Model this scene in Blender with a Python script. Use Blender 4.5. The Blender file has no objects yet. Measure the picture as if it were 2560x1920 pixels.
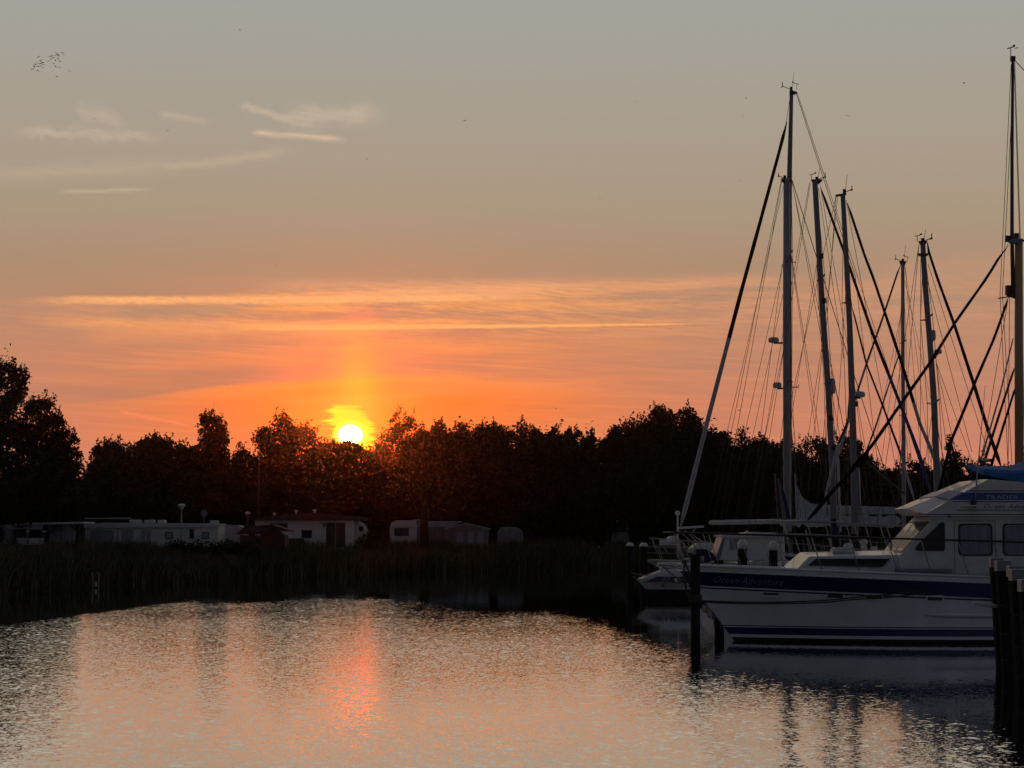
import bpy, math, random
import numpy as np
from mathutils import Vector, Matrix

# ---------------------------------------------------------------- camera, sky, sun, exposure
C = bpy.context.scene
COL = C.collection
F = 5475.0; PITCH = math.radians(3.97); EYE = 3.0
cam_d = bpy.data.cameras.new('camera'); cam = bpy.data.objects.new('camera', cam_d); COL.objects.link(cam)
cam_d.sensor_width = 36; cam_d.lens = F/2560*36
cam_d.clip_start = 0.5; cam_d.clip_end = 12000
cam.location = (0, 0, EYE); cam.rotation_euler = (math.pi/2+PITCH, 0, 0)
C.camera = cam
C.view_settings.view_transform = 'Standard'; C.view_settings.look = 'None'
C.view_settings.exposure = 0; C.view_settings.gamma = 1
C.cycles.sample_clamp_indirect = 40; C.cycles.max_bounces = 6; C.cycles.diffuse_bounces = 2; C.cycles.glossy_bounces = 4
C.cycles.transparent_max_bounces = 8; C.cycles.transmission_bounces = 3

def ray(px, py):
    dx = (px-1280)/F; dz = (960-py)/F
    return (dx, math.cos(PITCH)-dz*math.sin(PITCH), math.sin(PITCH)+dz*math.cos(PITCH))
def W(px, py, Y):
    """real place seen at a pixel of the photograph, at depth Y metres"""
    r = ray(px, py); k = Y/r[1]
    return Vector((r[0]*k, Y, EYE+r[2]*k))
def ae(px, py):
    r = ray(px, py)
    return math.degrees(math.atan2(r[0], r[1])), math.degrees(math.atan2(r[2], math.hypot(r[0], r[1])))

SUN_AZ, SUN_EL = ae(876, 1089)

# small expression helper for shader maths
class E:
    def __init__(s, nt, sock): s.nt = nt; s.s = sock
    def _b(s, o, op, rev=False, third=None):
        n = s.nt.nodes.new('ShaderNodeMath'); n.operation = op
        a, b = (o, s) if rev else (s, o)
        for i, v in enumerate((a, b)):
            if isinstance(v, E): s.nt.links.new(v.s, n.inputs[i])
            elif v is not None: n.inputs[i].default_value = v
        return E(s.nt, n.outputs[0])
    def __add__(s, o): return s._b(o, 'ADD')
    __radd__ = __add__
    def __sub__(s, o): return s._b(o, 'SUBTRACT')
    def __rsub__(s, o): return s._b(o, 'SUBTRACT', True)
    def __mul__(s, o): return s._b(o, 'MULTIPLY')
    __rmul__ = __mul__
    def __truediv__(s, o): return s._b(o, 'DIVIDE')
    def pw(s, o): return s._b(o, 'POWER')
    def mx(s, o): return s._b(o, 'MAXIMUM')
    def mn(s, o): return s._b(o, 'MINIMUM')
    def ab(s): return s._b(None, 'ABSOLUTE')
    def exp(s): return s._b(None, 'EXPONENT')
    def sq(s): return s*s
    def step(s, a, b, lo=0.0, hi=1.0):
        n = s.nt.nodes.new('ShaderNodeMapRange'); n.interpolation_type = 'SMOOTHSTEP'; n.clamp = True
        s.nt.links.new(s.s, n.inputs['Value'])
        for k, v in (('From Min', a), ('From Max', b), ('To Min', lo), ('To Max', hi)):
            if isinstance(v, E): s.nt.links.new(v.s, n.inputs[k])
            else: n.inputs[k].default_value = v
        return E(s.nt, n.outputs[0])
def gauss(x, s): return (x/s).sq()._b(-1.0, 'MULTIPLY').exp()
def noise(nt, x, y, z, scale=1.0, detail=3, rough=0.55, color=False, dist=0.0):
    c = nt.nodes.new('ShaderNodeCombineXYZ')
    for i, v in enumerate((x, y, z)):
        if isinstance(v, E): nt.links.new(v.s, c.inputs[i])
        else: c.inputs[i].default_value = v
    n = nt.nodes.new('ShaderNodeTexNoise'); nt.links.new(c.outputs[0], n.inputs['Vector'])
    n.inputs['Scale'].default_value = scale; n.inputs['Detail'].default_value = detail
    n.inputs['Roughness'].default_value = rough; n.inputs['Distortion'].default_value = dist
    return n.outputs['Color'] if color else E(nt, n.outputs['Fac'])
def lin(r, g, b):
    f = lambda c: (c/255/12.92) if c/255 <= 0.04045 else ((c/255+0.055)/1.055)**2.4
    return (f(r), f(g), f(b), 1)
def mixc(nt, fac, a, b, mode='MIX'):
    n = nt.nodes.new('ShaderNodeMix'); n.data_type = 'RGBA'; n.blend_type = mode; n.clamp_factor = True
    if mode in ('ADD',): n.clamp_result = False
    for v, k in ((fac, 0), (a, 6), (b, 7)):
        if isinstance(v, E): nt.links.new(v.s, n.inputs[k])
        elif isinstance(v, (tuple, float, int)): n.inputs[k].default_value = v
        else: nt.links.new(v, n.inputs[k])
    return n.outputs[2]
def ramp(nt, x, stops, interp='LINEAR'):
    n = nt.nodes.new('ShaderNodeValToRGB'); nt.links.new(x.s, n.inputs[0]); r = n.color_ramp; r.interpolation = interp
    while len(r.elements) < len(stops): r.elements.new(0.5)
    for e, (p, c) in zip(r.elements, stops): e.position = p; e.color = c
    return n.outputs[0]

def build_world():
    w = bpy.data.worlds.new('World'); C.world = w; w.use_nodes = True
    nt = w.node_tree; nt.nodes.clear()
    out = nt.nodes.new('ShaderNodeOutputWorld'); bg = nt.nodes.new('ShaderNodeBackground')
    nt.links.new(bg.outputs[0], out.inputs[0])
    tc = nt.nodes.new('ShaderNodeTexCoord'); sp = nt.nodes.new('ShaderNodeSeparateXYZ')
    nt.links.new(tc.outputs['Generated'], sp.inputs[0])
    x, y, z = (E(nt, sp.outputs[i]) for i in range(3))
    az = x._b(y, 'ARCTAN2')*57.29578
    el = z._b(None, 'ARCSINE')*57.29578
    def vv(py, px=1280): return ae(px, py)[1]
    # clear evening sky by height; brightened above the view to lift the water
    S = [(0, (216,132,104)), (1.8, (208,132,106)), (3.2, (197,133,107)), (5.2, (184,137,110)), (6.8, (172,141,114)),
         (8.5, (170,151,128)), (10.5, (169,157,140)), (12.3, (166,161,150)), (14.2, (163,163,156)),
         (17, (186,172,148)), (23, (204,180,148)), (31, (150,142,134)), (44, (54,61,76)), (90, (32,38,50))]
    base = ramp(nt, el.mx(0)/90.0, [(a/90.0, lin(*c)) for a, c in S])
    # large-scale tint on the left (cooler, greyer lower down)
    # ---- glow round the sun
    da = az-SUN_AZ; de = el-SUN_EL
    low = noise(nt, az*0.10, el*0.9, 3.0, 1.0, 3, 0.5)
    def vline(*pts):
        """height of a wavy boundary as a smooth curve through points of the sky"""
        n = nt.nodes.new('ShaderNodeFloatCurve'); cu = n.mapping.curves[0]; n.mapping.use_clip = False; q = [ae(*p) for p in pts]
        q = [(-40, q[0][1])]+q+[(40, q[-1][1])]
        while len(cu.points) < len(q): cu.points.new(0.5, 0.5)
        for p, (a_, e_) in zip(cu.points, q): p.location = ((a_+40)/80, e_/20)
        n.mapping.update(); nt.links.new(((az+40)/80).s, n.inputs['Value']); return E(nt, n.outputs[0])*20
    g1 = (gauss(da-0.6, 6.0)*gauss(de-0.6, 1.4)*0.8+gauss(da-1.0, 9.0)*gauss(de-1.2, 2.7)*0.36).mn(1)*(0.55+0.9*low)
    col = mixc(nt, g1*0.92, base, lin(248, 130, 66))
    # ---- cirrus bands
    wob = noise(nt, az*0.12, el*0.5, 7.0, 1.0, 2, 0.5)-0.5
    el2 = el+wob*0.9-az*0.012
    st = noise(nt, az*0.22-el*0.25, el2*3.2, 11.0, 1.0, 5, 0.62)
    st2 = noise(nt, az*1.6+el*2.5, el2*13.0+az*1.2, 5.0, 1.0, 4, 0.65)
    st3 = noise(nt, az*0.16+el*0.3, el2*1.7, 21.0, 1.0, 4, 0.55)
    near = gauss(az-(-3.5), 9.0)
    warm = mixc(nt, near, lin(224, 158, 120), lin(255, 168, 92))
    cb = ae(1000, 770)[1]
    env = gauss(el-cb-0.1, 0.95)*(az.step(-14.5, -7)*0.6+0.4)
    topl = vline((0, 742), (500, 734), (850, 706), (1200, 700), (1600, 692), (2560, 676)); ceil_ = (topl-el+wob*0.15).step(-0.05, 0.22)
    band = ceil_*((st-0.39)*4.2+(st2-0.5)*2.4).mx(0).mn(1)*env*(0.35+0.65*gauss(az+3.0, 8.5))
    col = mixc(nt, band*0.95, col, warm)
    # darker slate streaks between
    dk = ((0.50-st3)*4.5).mx(0).mn(1)*gauss(el-4.9, 1.7)*gauss(az+3, 12)
    col = mixc(nt, dk*0.6, col, lin(166, 126, 100))
    # bright low streaks under the bands
    f1 = noise(nt, az*0.30+el*0.6, el*7.5+az*0.35, 61.0, 1.0, 5, 0.68, dist=0.4)
    f2 = noise(nt, az*0.14, el*2.2+az*0.05, 67.0, 1.0, 4, 0.6)
    lowz = (ceil_*0.85+el.step(6.6, 8.2, 1, 0)*0.15)*(0.35+0.65*gauss(az+2.0, 10.0))
    hi = ((f1-0.50)*5.5+(f2-0.5)*2.5).mx(0).mn(1)*lowz; lo_ = ((0.49-f1)*4.5+(0.5-f2)*3.0).mx(0).mn(1)*lowz
    col = mixc(nt, hi*0.40, col, mixc(nt, near, lin(232, 150, 112), lin(255, 156, 82)))
    col = mixc(nt, lo_*0.5, col, mixc(nt, near, lin(178, 128, 104), lin(196, 128, 92)))
    Lb = vline((0, 1010), (300, 1000), (560, 968), (800, 956), (1010, 941), (1250, 950), (1500, 975), (2000, 990))
    under = (Lb-el+wob*0.25+(st2-0.5)*0.12).step(-0.03, 0.22)
    glow2 = under*gauss(da-0.6, 5.2)*gauss(de-0.9, 1.5)
    col = mixc(nt, glow2*(0.55+0.6*st), col, lin(255, 124, 44))
    rim = gauss(Lb-el-0.10+wob*0.25, 0.13)*gauss(da-0.5, 4.2)*(0.5+st2)
    col = mixc(nt, rim*0.55, col, lin(255, 158, 62))
    over = (el-Lb-wob*0.25).step(0.0, 0.10)*(el-Lb-wob*0.25).step(0.25, 0.75, 1, 0)*gauss(az-ae(560, 950)[0], 4.2)
    col = mixc(nt, over*(0.35+0.5*st3), col, lin(158, 120, 98))
    b2 = ((st3-0.47)*5.0+(st-0.5)*2.5).mx(0).mn(1)*gauss(el-3.9, 1.2)*gauss(da-1.5, 6.5)
    col = mixc(nt, b2*0.5, col, lin(255, 148, 80))
    def seg(p0, p1, wid, c, amt, soft=2.0, rough=0.0, bend=0.0, taper=0.0, crisp=False):
        """a soft streak between two points of the sky (given through ae)"""
        nonlocal col
        a0, e0 = ae(*p0); a1, e1 = ae(*p1)
        t = (az-a0)/(a1-a0)
        line = e0+t*(e1-e0)+bend*(t*(1-t))
        j = (noise(nt, az*2.2, el*2.0, 31.0+p0[1]*0.01, 1.0, 3, 0.6)-0.5)*rough
        d = (el-line+j)/(wid*(1-taper*t) if taper else wid)
        m = (gauss(d.sq(), 1.0) if crisp else gauss(d, 1.0))*t.step(0.0, 0.12*soft)*t.step(1.0-0.2*soft, 1.0, 1.0, 0.0)
        m = m*((0.9*noise(nt, az*1.0, el*3.0, 41.0, 1.0, 4, 0.6)+1.5*noise(nt, az*5.0+el*9.0, el*14.0, 47.0, 1.0, 3, 0.6)-0.32) if crisp else (0.15+1.3*noise(nt, az*1.3-el*1.2, el*4.5+az*0.5, 41.0, 1.0, 5, 0.7))*(0.35+1.3*noise(nt, az*1.1+el*3.0, el*16.0+az*2.0, 43.0, 1.0, 3, 0.65)))
        col = mixc(nt, m*amt, col, lin(*c))
    # two contrails across the bands
    seg((10, 750), (1500, 737), 0.10, (255, 180, 116), 1.0, 1.6, 0.09, crisp=True)
    seg((700, 735), (1500, 722), 0.10, (250, 172, 115), 0.6, 1.4, 0.12)
    seg((800, 730), (2100, 692), 0.16, (246, 172, 124), 0.45, 1.5, 0.1)
    seg((560, 712), (1600, 700), 0.15, (246, 176, 125), 0.30, 1.5, 0.2)
    seg((20, 800), (1180, 818), 0.12, (252, 168, 105), 0.60, 1.6, 0.25)
    seg((560, 818), (1800, 808), 0.085, (255, 178, 104), 1.1, 0.9, 0.04, 0, 0.75, crisp=True)
    seg((150, 850), (900, 800), 0.22, (250, 160, 98), 0.35, 1.6, 0.3)
    # low ones round the sun
    seg((850, 958), (1700, 985), 0.14, (250, 140, 88), 0.35, 1.4, 0.2, 0.3)
    seg((290, 1026), (500, 1070), 0.045, (255, 140, 92), 0.75, 1.2, 0.08)
    seg((250, 784), (680, 768), 0.12, (166, 138, 112), 0.75, 1.8, 0.15)
    # high wisps
    pale = (214, 191, 164)
    seg((20, 332), (440, 340), 0.13, pale, 0.42, 1.4, 0.5)
    seg((180, 262), (330, 322), 0.22, pale, 0.32, 1.6, 0.6)
    seg((590, 262), (760, 306), 0.09, pale, 0.5, 1.6, 0.3)
    seg((700, 296), (980, 282), 0.24, pale, 0.5, 1.6, 0.55)
    seg((620, 330), (880, 350), 0.07, (220, 190, 160), 0.8, 1.2, 0.1)
    seg((390, 282), (540, 306), 0.08, pale, 0.35, 1.6, 0.1)
    seg((-60, 436), (480, 412), 0.20, (192, 174, 148), 0.5, 1.4, 0.25)
    seg((380, 420), (760, 368), 0.13, (198, 178, 150), 0.55, 1.5, 0.12, -0.25)
    seg((140, 478), (400, 474), 0.05, pale, 0.4, 1.4, 0.1)
    seg((2150, 700), (2700, 640), 0.35, (205, 150, 120), 0.5, 1.5, 0.4)
    # ---- the sun: yellow veil, then the burnt-out disc
    sx = noise(nt, az*0.5, el*2.6, 55.0, 1.0, 3, 0.6)-0.5
    jag = noise(nt, az*0.35, el*7.5, 71.0, 1.0, 2, 0.5)-0.5
    dd = (da+jag*1.1+(de-0.1)*0.22).ab()+(de-0.35).mx(0)*0.35
    pl = dd.step(0.38, 0.66, 1, 0)*(de+jag*0.5).step(0.68, 0.84, 1, 0)
    col = mixc(nt, gauss(da, 1.7)*gauss(de, 1.3)*0.9, col, (1.9, 0.21, 0.012, 1))
    col = mixc(nt, pl*0.96, col, (8.0, 0.76, 0.015, 1))
    r = ((da*1.0).sq()+(de*1.12).sq()).pw(0.5)
    disc = r.step(0.19, 0.34, 1, 0)
    halo = r.step(0.26, 0.50, 1, 0)
    col = mixc(nt, halo*0.8, col, (11.0, 2.6, 0.15, 1))
    pil = gauss(da-0.2, 0.52)*el.step(3.6, 6.2, 1, 0)*el.step(2.6, 3.4)  # red pillar added above the sun to colour its path on the water
    red = mixc(nt, pil*0.48, col, (6.5, 0.50, 0.03, 1)); col = red
    # away from the sunset the dusk sky is deep and blue
    away = (y/((x.sq()+y.sq()).pw(0.5)+1e-4)).step(-0.1, 0.9)
    col = mixc(nt, away, ramp(nt, el.mx(0)/90.0, [(0, lin(74, 75, 82)), (0.2, lin(68, 72, 82)), (1, lin(42, 47, 57))]), col)
    col = mixc(nt, disc, col, (60.0, 34.0, 9.0, 1))
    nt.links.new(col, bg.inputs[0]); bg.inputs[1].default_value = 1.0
build_world()
C.world.cycles.sampling_method = 'MANUAL'; C.world.cycles.sample_map_resolution = 2048

sd = bpy.data.lights.new('sun', 'SUN'); so = bpy.data.objects.new('sun', sd); COL.objects.link(so)
sd.energy = 0.24; sd.angle = math.radians(0.5); sd.color = (1.0, 0.13, 0.02)
a, e = math.radians(SUN_AZ), math.radians(SUN_EL)
so.rotation_euler = Vector((math.sin(a)*math.cos(e), math.cos(a)*math.cos(e), math.sin(e))).to_track_quat('Z', 'Y').to_euler()
so.location = (0, 60, 40)

# ---------------------------------------------------------------- helpers
def mat(name, col, rough=0.5, var=0.0, scale=3.0, metal=0.0, spec=0.5, stretch=None, bump=0.0, alpha=1.0, coat=0.0):
    m = bpy.data.materials.new(name); m.use_nodes = True; nt = m.node_tree
    b = nt.nodes['Principled BSDF']; b.inputs['Roughness'].default_value = rough; b.inputs['Metallic'].default_value = metal
    b.inputs['Specular IOR Level'].default_value = spec
    if coat: b.inputs['Coat Weight'].default_value = coat
    c4 = tuple(col)+(1,)
    b.inputs['Base Color'].default_value = c4
    if var > 0 or bump > 0:
        tc = nt.nodes.new('ShaderNodeTexCoord'); mp = nt.nodes.new('ShaderNodeMapping')
        if stretch: mp.inputs['Scale'].default_value = stretch
        nt.links.new(tc.outputs['Object'], mp.inputs[0])
        n = nt.nodes.new('ShaderNodeTexNoise'); n.inputs['Scale'].default_value = scale; n.inputs['Detail'].default_value = 5
        n.inputs['Roughness'].default_value = 0.65; nt.links.new(mp.outputs[0], n.inputs['Vector'])
        e = E(nt, n.outputs['Fac']); f = e.step(0.3, 0.7)
        lo = tuple(v*(1-var) for v in col)+(1,); hi = tuple(min(1, v*(1+var)) for v in col)+(1,)
        nt.links.new(mixc(nt, f, lo, hi), b.inputs['Base Color'])
        if bump > 0:
            bn = nt.nodes.new('ShaderNodeBump'); bn.inputs['Distance'].default_value = bump
            nt.links.new(e.s, bn.inputs['Height']); nt.links.new(bn.outputs[0], b.inputs['Normal'])
    return m

M = {
 'white': mat('white_gelcoat', (0.70,0.71,0.72), 0.25, 0.06, 1.2, coat=0.3),
 'offwhite': mat('off_white_paint', (0.60,0.60,0.58), 0.4, 0.12, 2.0),
 'cream': mat('cream_cladding', (0.66,0.66,0.62), 0.6, 0.12, 1.5, stretch=(1,1,6)),
 'navy': mat('navy_gelcoat', (0.013,0.017,0.085), 0.2, 0.1, 1.5, coat=0.3),
 'bluestripe': mat('blue_stripe', (0.03,0.055,0.27), 0.3, 0.1, 1.5),
 'canvasblue': mat('blue_canvas', (0.02,0.14,0.42), 0.75, 0.2, 3.0, bump=0.02),
 'canvasnavy': mat('navy_canvas', (0.012,0.018,0.06), 0.8, 0.2, 3.0, bump=0.02),
 'antifoul': mat('dark_antifouling', (0.02,0.012,0.012), 0.7, 0.3, 2.0),
 'teak': mat('teak_planks', (0.16,0.11,0.08), 0.6, 0.25, 3.0, stretch=(1,14,1)),
 'steel': mat('stainless_steel', (0.30,0.31,0.33), 0.4, 0.0, metal=0.6),
 'darkrail': mat('dark_varnished_rail', (0.02,0.018,0.018), 0.4, 0.0),
 'alu': mat('mast_aluminium', (0.20,0.21,0.24), 0.6, 0.1, 2.0, spec=0.3),
 'aluwhite': mat('painted_mast', (0.30,0.31,0.34), 0.45, 0.08, 2.0),
 'woodmast': mat('tan_painted_mast', (0.42,0.29,0.14), 0.45, 0.15, 2.0, stretch=(1,1,0.1)),
 'darkmast': mat('dark_mast', (0.06,0.06,0.07), 0.5, 0.1, 2.0),
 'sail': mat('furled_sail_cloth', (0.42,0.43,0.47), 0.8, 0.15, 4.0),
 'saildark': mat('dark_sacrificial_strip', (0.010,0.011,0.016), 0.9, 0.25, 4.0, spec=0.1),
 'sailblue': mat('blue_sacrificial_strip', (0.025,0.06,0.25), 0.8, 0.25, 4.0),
 'sailwine': mat('wine_sacrificial_strip', (0.09,0.03,0.035), 0.8, 0.25, 4.0),
 'wire': mat('rigging_wire', (0.07,0.06,0.06), 0.5, 0.0, metal=0.3),
 'rope': mat('dark_rope', (0.05,0.045,0.04), 0.9, 0.2, 9.0),
 'ropepale': mat('pale_rope', (0.30,0.28,0.25), 0.9, 0.2, 9.0),
 'black': mat('black_fitting', (0.02,0.02,0.022), 0.5, 0.1, 3),
 'glass': mat('dark_window_glass', (0.02,0.022,0.025), 0.08, 0.0, spec=0.35),
 'plastic': mat('radar_plastic', (0.45,0.46,0.48), 0.4, 0.05, 3),
 'pile': mat('tarred_timber', (0.022,0.020,0.019), 0.95, 0.4, 2.5, stretch=(4,4,0.5), bump=0.03, spec=0.1),
 'pilewet': mat('wet_timber', (0.014,0.014,0.014), 0.95, 0.5, 2.5, stretch=(4,4,0.5), spec=0.08),
 'zinc': mat('zinc_cap', (0.20,0.22,0.25), 0.5, 0.2, 3, metal=0.3),
 'ironrust': mat('rusty_pipe', (0.04,0.038,0.036), 0.9, 0.4, 6, spec=0.1),
 'capwhite': mat('white_cap', (0.66,0.67,0.68), 0.5, 0.1, 3),
 'bark': mat('bark', (0.03,0.025,0.02), 0.9, 0.4, 3, spec=0.0, stretch=(1,1,0.2), bump=0.05),
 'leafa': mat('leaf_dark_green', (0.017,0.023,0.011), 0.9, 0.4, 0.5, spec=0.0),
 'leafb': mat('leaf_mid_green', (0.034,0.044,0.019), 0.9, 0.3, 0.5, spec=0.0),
 'reedm': mat('reed_green', (0.065,0.075,0.036), 0.9, 0.4, 0.35, spec=0.0),
 'reedn': mat('reed_straw', (0.13,0.12,0.07), 0.8, 0.3, 0.5),
 'earth': mat('bank_soil_and_grass', (0.030,0.034,0.018), 0.9, 0.4, 0.4),
 'roofdark': mat('dark_felt_roof', (0.035,0.030,0.030), 0.85, 0.3, 2),
 'brownwood': mat('brown_boards', (0.045,0.036,0.030), 0.8, 0.3, 2, stretch=(1,1,7)),
 'roofpale': mat('pale_metal_roof', (0.60,0.62,0.64), 0.45, 0.15, 1.5),
 'tent': mat('grey_tent_canvas', (0.20,0.21,0.23), 0.85, 0.2, 1.5, stretch=(2,1,.4)),
 'tentwhite': mat('white_tent_canvas', (0.42,0.44,0.50), 0.8, 0.15, 1.5),
 'winpale': mat('window_with_blind', (0.26,0.29,0.34), 0.3, 0.12, 2, stretch=(1,1,5)),
 'curtain': mat('grey_curtain', (0.24,0.25,0.29), 0.85, 0.25, 1.2, stretch=(9,1,0.3)),
 'lettering': mat('silver_lettering', (0.22,0.20,0.26), 0.5, 0.0),
 'letterwhite': mat('white_lettering', (0.42,0.46,0.62), 0.5, 0.0),
 'letterdark': mat('dark_lettering', (0.07,0.08,0.12), 0.5, 0.0),
 'red': mat('red_cloth', (0.09,0.012,0.014), 0.8, 0.1, 3),
 'flagwhite': mat('white_cloth', (0.18,0.18,0.19), 0.8, 0.1, 3),
 'flagblue': mat('blue_cloth', (0.012,0.016,0.07), 0.8, 0.1, 3),
 'bird': mat('dark_feathers', (0.03,0.028,0.025), 0.8, 0.2, 20),
 'roofred': mat('dull_red_tiles', (0.13,0.05,0.045), 0.8, 0.2, 3),
}

class MB:
    """collects shapes (world coordinates) and links them as ONE mesh object"""
    def __init__(s): s.v = []; s.f = []; s.m = []; s.sm = []
    def add(s, vs, fs, mi=0, smooth=False):
        o = len(s.v); s.v += [tuple(v) for v in vs]
        for f in fs: s.f.append(tuple(o+i for i in f)); s.m.append(mi); s.sm.append(smooth)
        return s
    def box(s, c, d, mi=0, rz=0.0):
        x, y, z = (k/2 for k in d); vs = []
        cr, sr = math.cos(rz), math.sin(rz)
        for dx in (-x, x):
            for dy in (-y, y):
                for dz in (-z, z): vs.append((c[0]+dx*cr-dy*sr, c[1]+dx*sr+dy*cr, c[2]+dz))
        return s.add(vs, [(0,1,3,2),(4,6,7,5),(0,4,5,1),(2,3,7,6),(0,2,6,4),(1,5,7,3)], mi)
    def prism(s, poly, y0, y1, mi=0, taper=None):
        """poly: (x,z) points; extruded from y0 to y1"""
        n = len(poly); vs = [(p[0], y0, p[1]) for p in poly]+[(p[0], y1, p[1]) for p in (taper or poly)]
        fs = [tuple(range(n)), tuple(range(2*n-1, n-1, -1))]+[(i, i+n, (i+1) % n+n, (i+1) % n) for i in range(n)]
        return s.add(vs, fs, mi)
    def tube(s, pts, rad, n=6, mi=0, cap=True, flat=1.0):
        pts = [Vector(p) for p in pts]; L = len(pts)
        if not hasattr(rad, '__len__'): rad = [rad]*L
        vs = []; fs = []
        for i, p in enumerate(pts):
            t = (pts[min(i+1, L-1)]-pts[max(i-1, 0)]).normalized()
            u = t.cross(Vector((0, 1, 0)))
            if u.length < 0.05: u = t.cross(Vector((1, 0, 0)))
            u.normalize(); w = t.cross(u).normalized()
            for k in range(n):
                a = 2*math.pi*k/n; vs.append(p+(u*math.cos(a)+w*math.sin(a)*flat)*rad[i])
        for i in range(L-1):
            for k in range(n): fs.append((i*n+k, i*n+(k+1) % n, (i+1)*n+(k+1) % n, (i+1)*n+k))
        if cap: fs.append(tuple(range(n-1, -1, -1))); fs.append(tuple(range((L-1)*n, L*n)))
        return s.add(vs, fs, mi, n > 5)
    def ball(s, c, r, mi=0, nu=8, nv=6, zmin=-1.0):
        if not hasattr(r, '__len__'): r = (r, r, r)
        vs = []; fs = []
        for j in range(nv+1):
            ph = -math.pi/2+math.pi*j/nv; zz = max(math.sin(ph), zmin)
            for i in range(nu):
                th = 2*math.pi*i/nu; vs.append((c[0]+r[0]*math.cos(ph)*math.cos(th), c[1]+r[1]*math.cos(ph)*math.sin(th), c[2]+r[2]*zz))
        for j in range(nv):
            for i in range(nu): fs.append((j*nu+i, j*nu+(i+1) % nu, (j+1)*nu+(i+1) % nu, (j+1)*nu+i))
        return s.add(vs, fs, mi, True)
    def build(s, name, mats, parent=None, bevel=0.0):
        me = bpy.data.meshes.new(name)
        off = parent_loc(parent)
        me.from_pydata([(v[0]-off[0], v[1]-off[1], v[2]-off[2]) for v in s.v], [], s.f)
        mats = mats if isinstance(mats, (list, tuple)) else [mats]
        for m in mats: me.materials.append(M[m] if isinstance(m, str) else m)
        me.polygons.foreach_set('material_index', s.m); me.polygons.foreach_set('use_smooth', s.sm)
        me.update()
        o = bpy.data.objects.new(name, me); COL.objects.link(o)
        if parent: o.parent = parent
        if bevel > 0:
            b = o.modifiers.new('bevel', 'BEVEL'); b.width = bevel; b.segments = 2; b.limit_method = 'ANGLE'
        return o
def parent_loc(p):
    v = Vector((0, 0, 0))
    while p is not None: v += p.location; p = p.parent
    return v
def tag(o, label=None, cat=None, group=None, kind=None):
    if label: o['label'] = label
    if cat: o['category'] = cat
    if group: o['group'] = group
    if kind: o['kind'] = kind
    return o
def thing(name, loc, label, cat, group=None):
    o = bpy.data.objects.new(name, None); COL.objects.link(o); o.location = loc; o.empty_display_size = 0.3
    return tag(o, label, cat, group)
def copy_tree(o, parent=None, **kw):
    c = o.copy(); COL.objects.link(c); c.parent = parent
    for ch in o.children: copy_tree(ch, c)
    for k, v in kw.items(): c[k] = v
    return c
def P2(pts, Y, f=None):
    """pixel outline -> (x, z) outline at depth Y; f maps crop coordinates to photograph pixels"""
    r = []
    for p in pts:
        q = f(*p) if f else p
        w = W(q[0], q[1], Y); r.append((w.x, w.z))
    return r

# ---------------------------------------------------------------- water, bed and bank
SHORE = [(-900,-40),(-60,10),(-34,60),(-28,95),(-26.2,110),(-24.6,129),(-16.5,156),(-10.3,176),(10,193),(48,203),(200,215),(900,260)]
def shore_d(X, Y):
    """signed distance inland (positive) from the water's edge"""
    X = np.asarray(X, float); Y = np.asarray(Y, float); best = np.full(X.shape, 1e9); sgn = np.ones(X.shape)
    for (x0, y0), (x1, y1) in zip(SHORE, SHORE[1:]):
        dx, dy = x1-x0, y1-y0; L2 = dx*dx+dy*dy
        t = np.clip(((X-x0)*dx+(Y-y0)*dy)/L2, 0, 1)
        d = np.hypot(X-(x0+t*dx), Y-(y0+t*dy)); c = dx*(Y-y0)-dy*(X-x0)
        m = d < best-1e-9; best = np.where(m, d, best); sgn = np.where(m, np.sign(c), sgn)
    return best*sgn
def ground_z(d):
    return np.where(d < 0, np.maximum(-1.6, d*0.35), np.minimum(0.15+d*0.14, 1.2))
def build_ground():
    xs = np.concatenate([[-4000,-2000,-1000,-500,-250,-150,-110], np.arange(-90, 91, 1.5), [110,150,250,500,1000,2000,4000]])
    ys = np.concatenate([[-400,-200,-100,-60,-30], np.arange(-10, 250, 1.5), [260,280,320,400,600,1000,2000,3500,6000]])
    X, Y = np.meshgrid(xs, ys); d = shore_d(X, Y); Z = ground_z(d)
    Z = Z+np.where(d > 1, 0.08*np.sin(X*0.31)*np.cos(Y*0.23), 0)
    nx, ny = len(xs), len(ys); v = np.stack([X.ravel(), Y.ravel(), Z.ravel()], 1)
    i = np.arange((nx-1)*(ny-1)); r = i//(nx-1)*nx+i % (nx-1)
    f = np.stack([r, r+1, r+nx+1, r+nx], 1)
    me = bpy.data.meshes.new('ground'); me.from_pydata(v.tolist(), [], f.tolist()); me.materials.append(M['earth'])
    o = bpy.data.objects.new('ground', me); COL.objects.link(o); tag(o, kind='structure')
build_ground()

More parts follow.
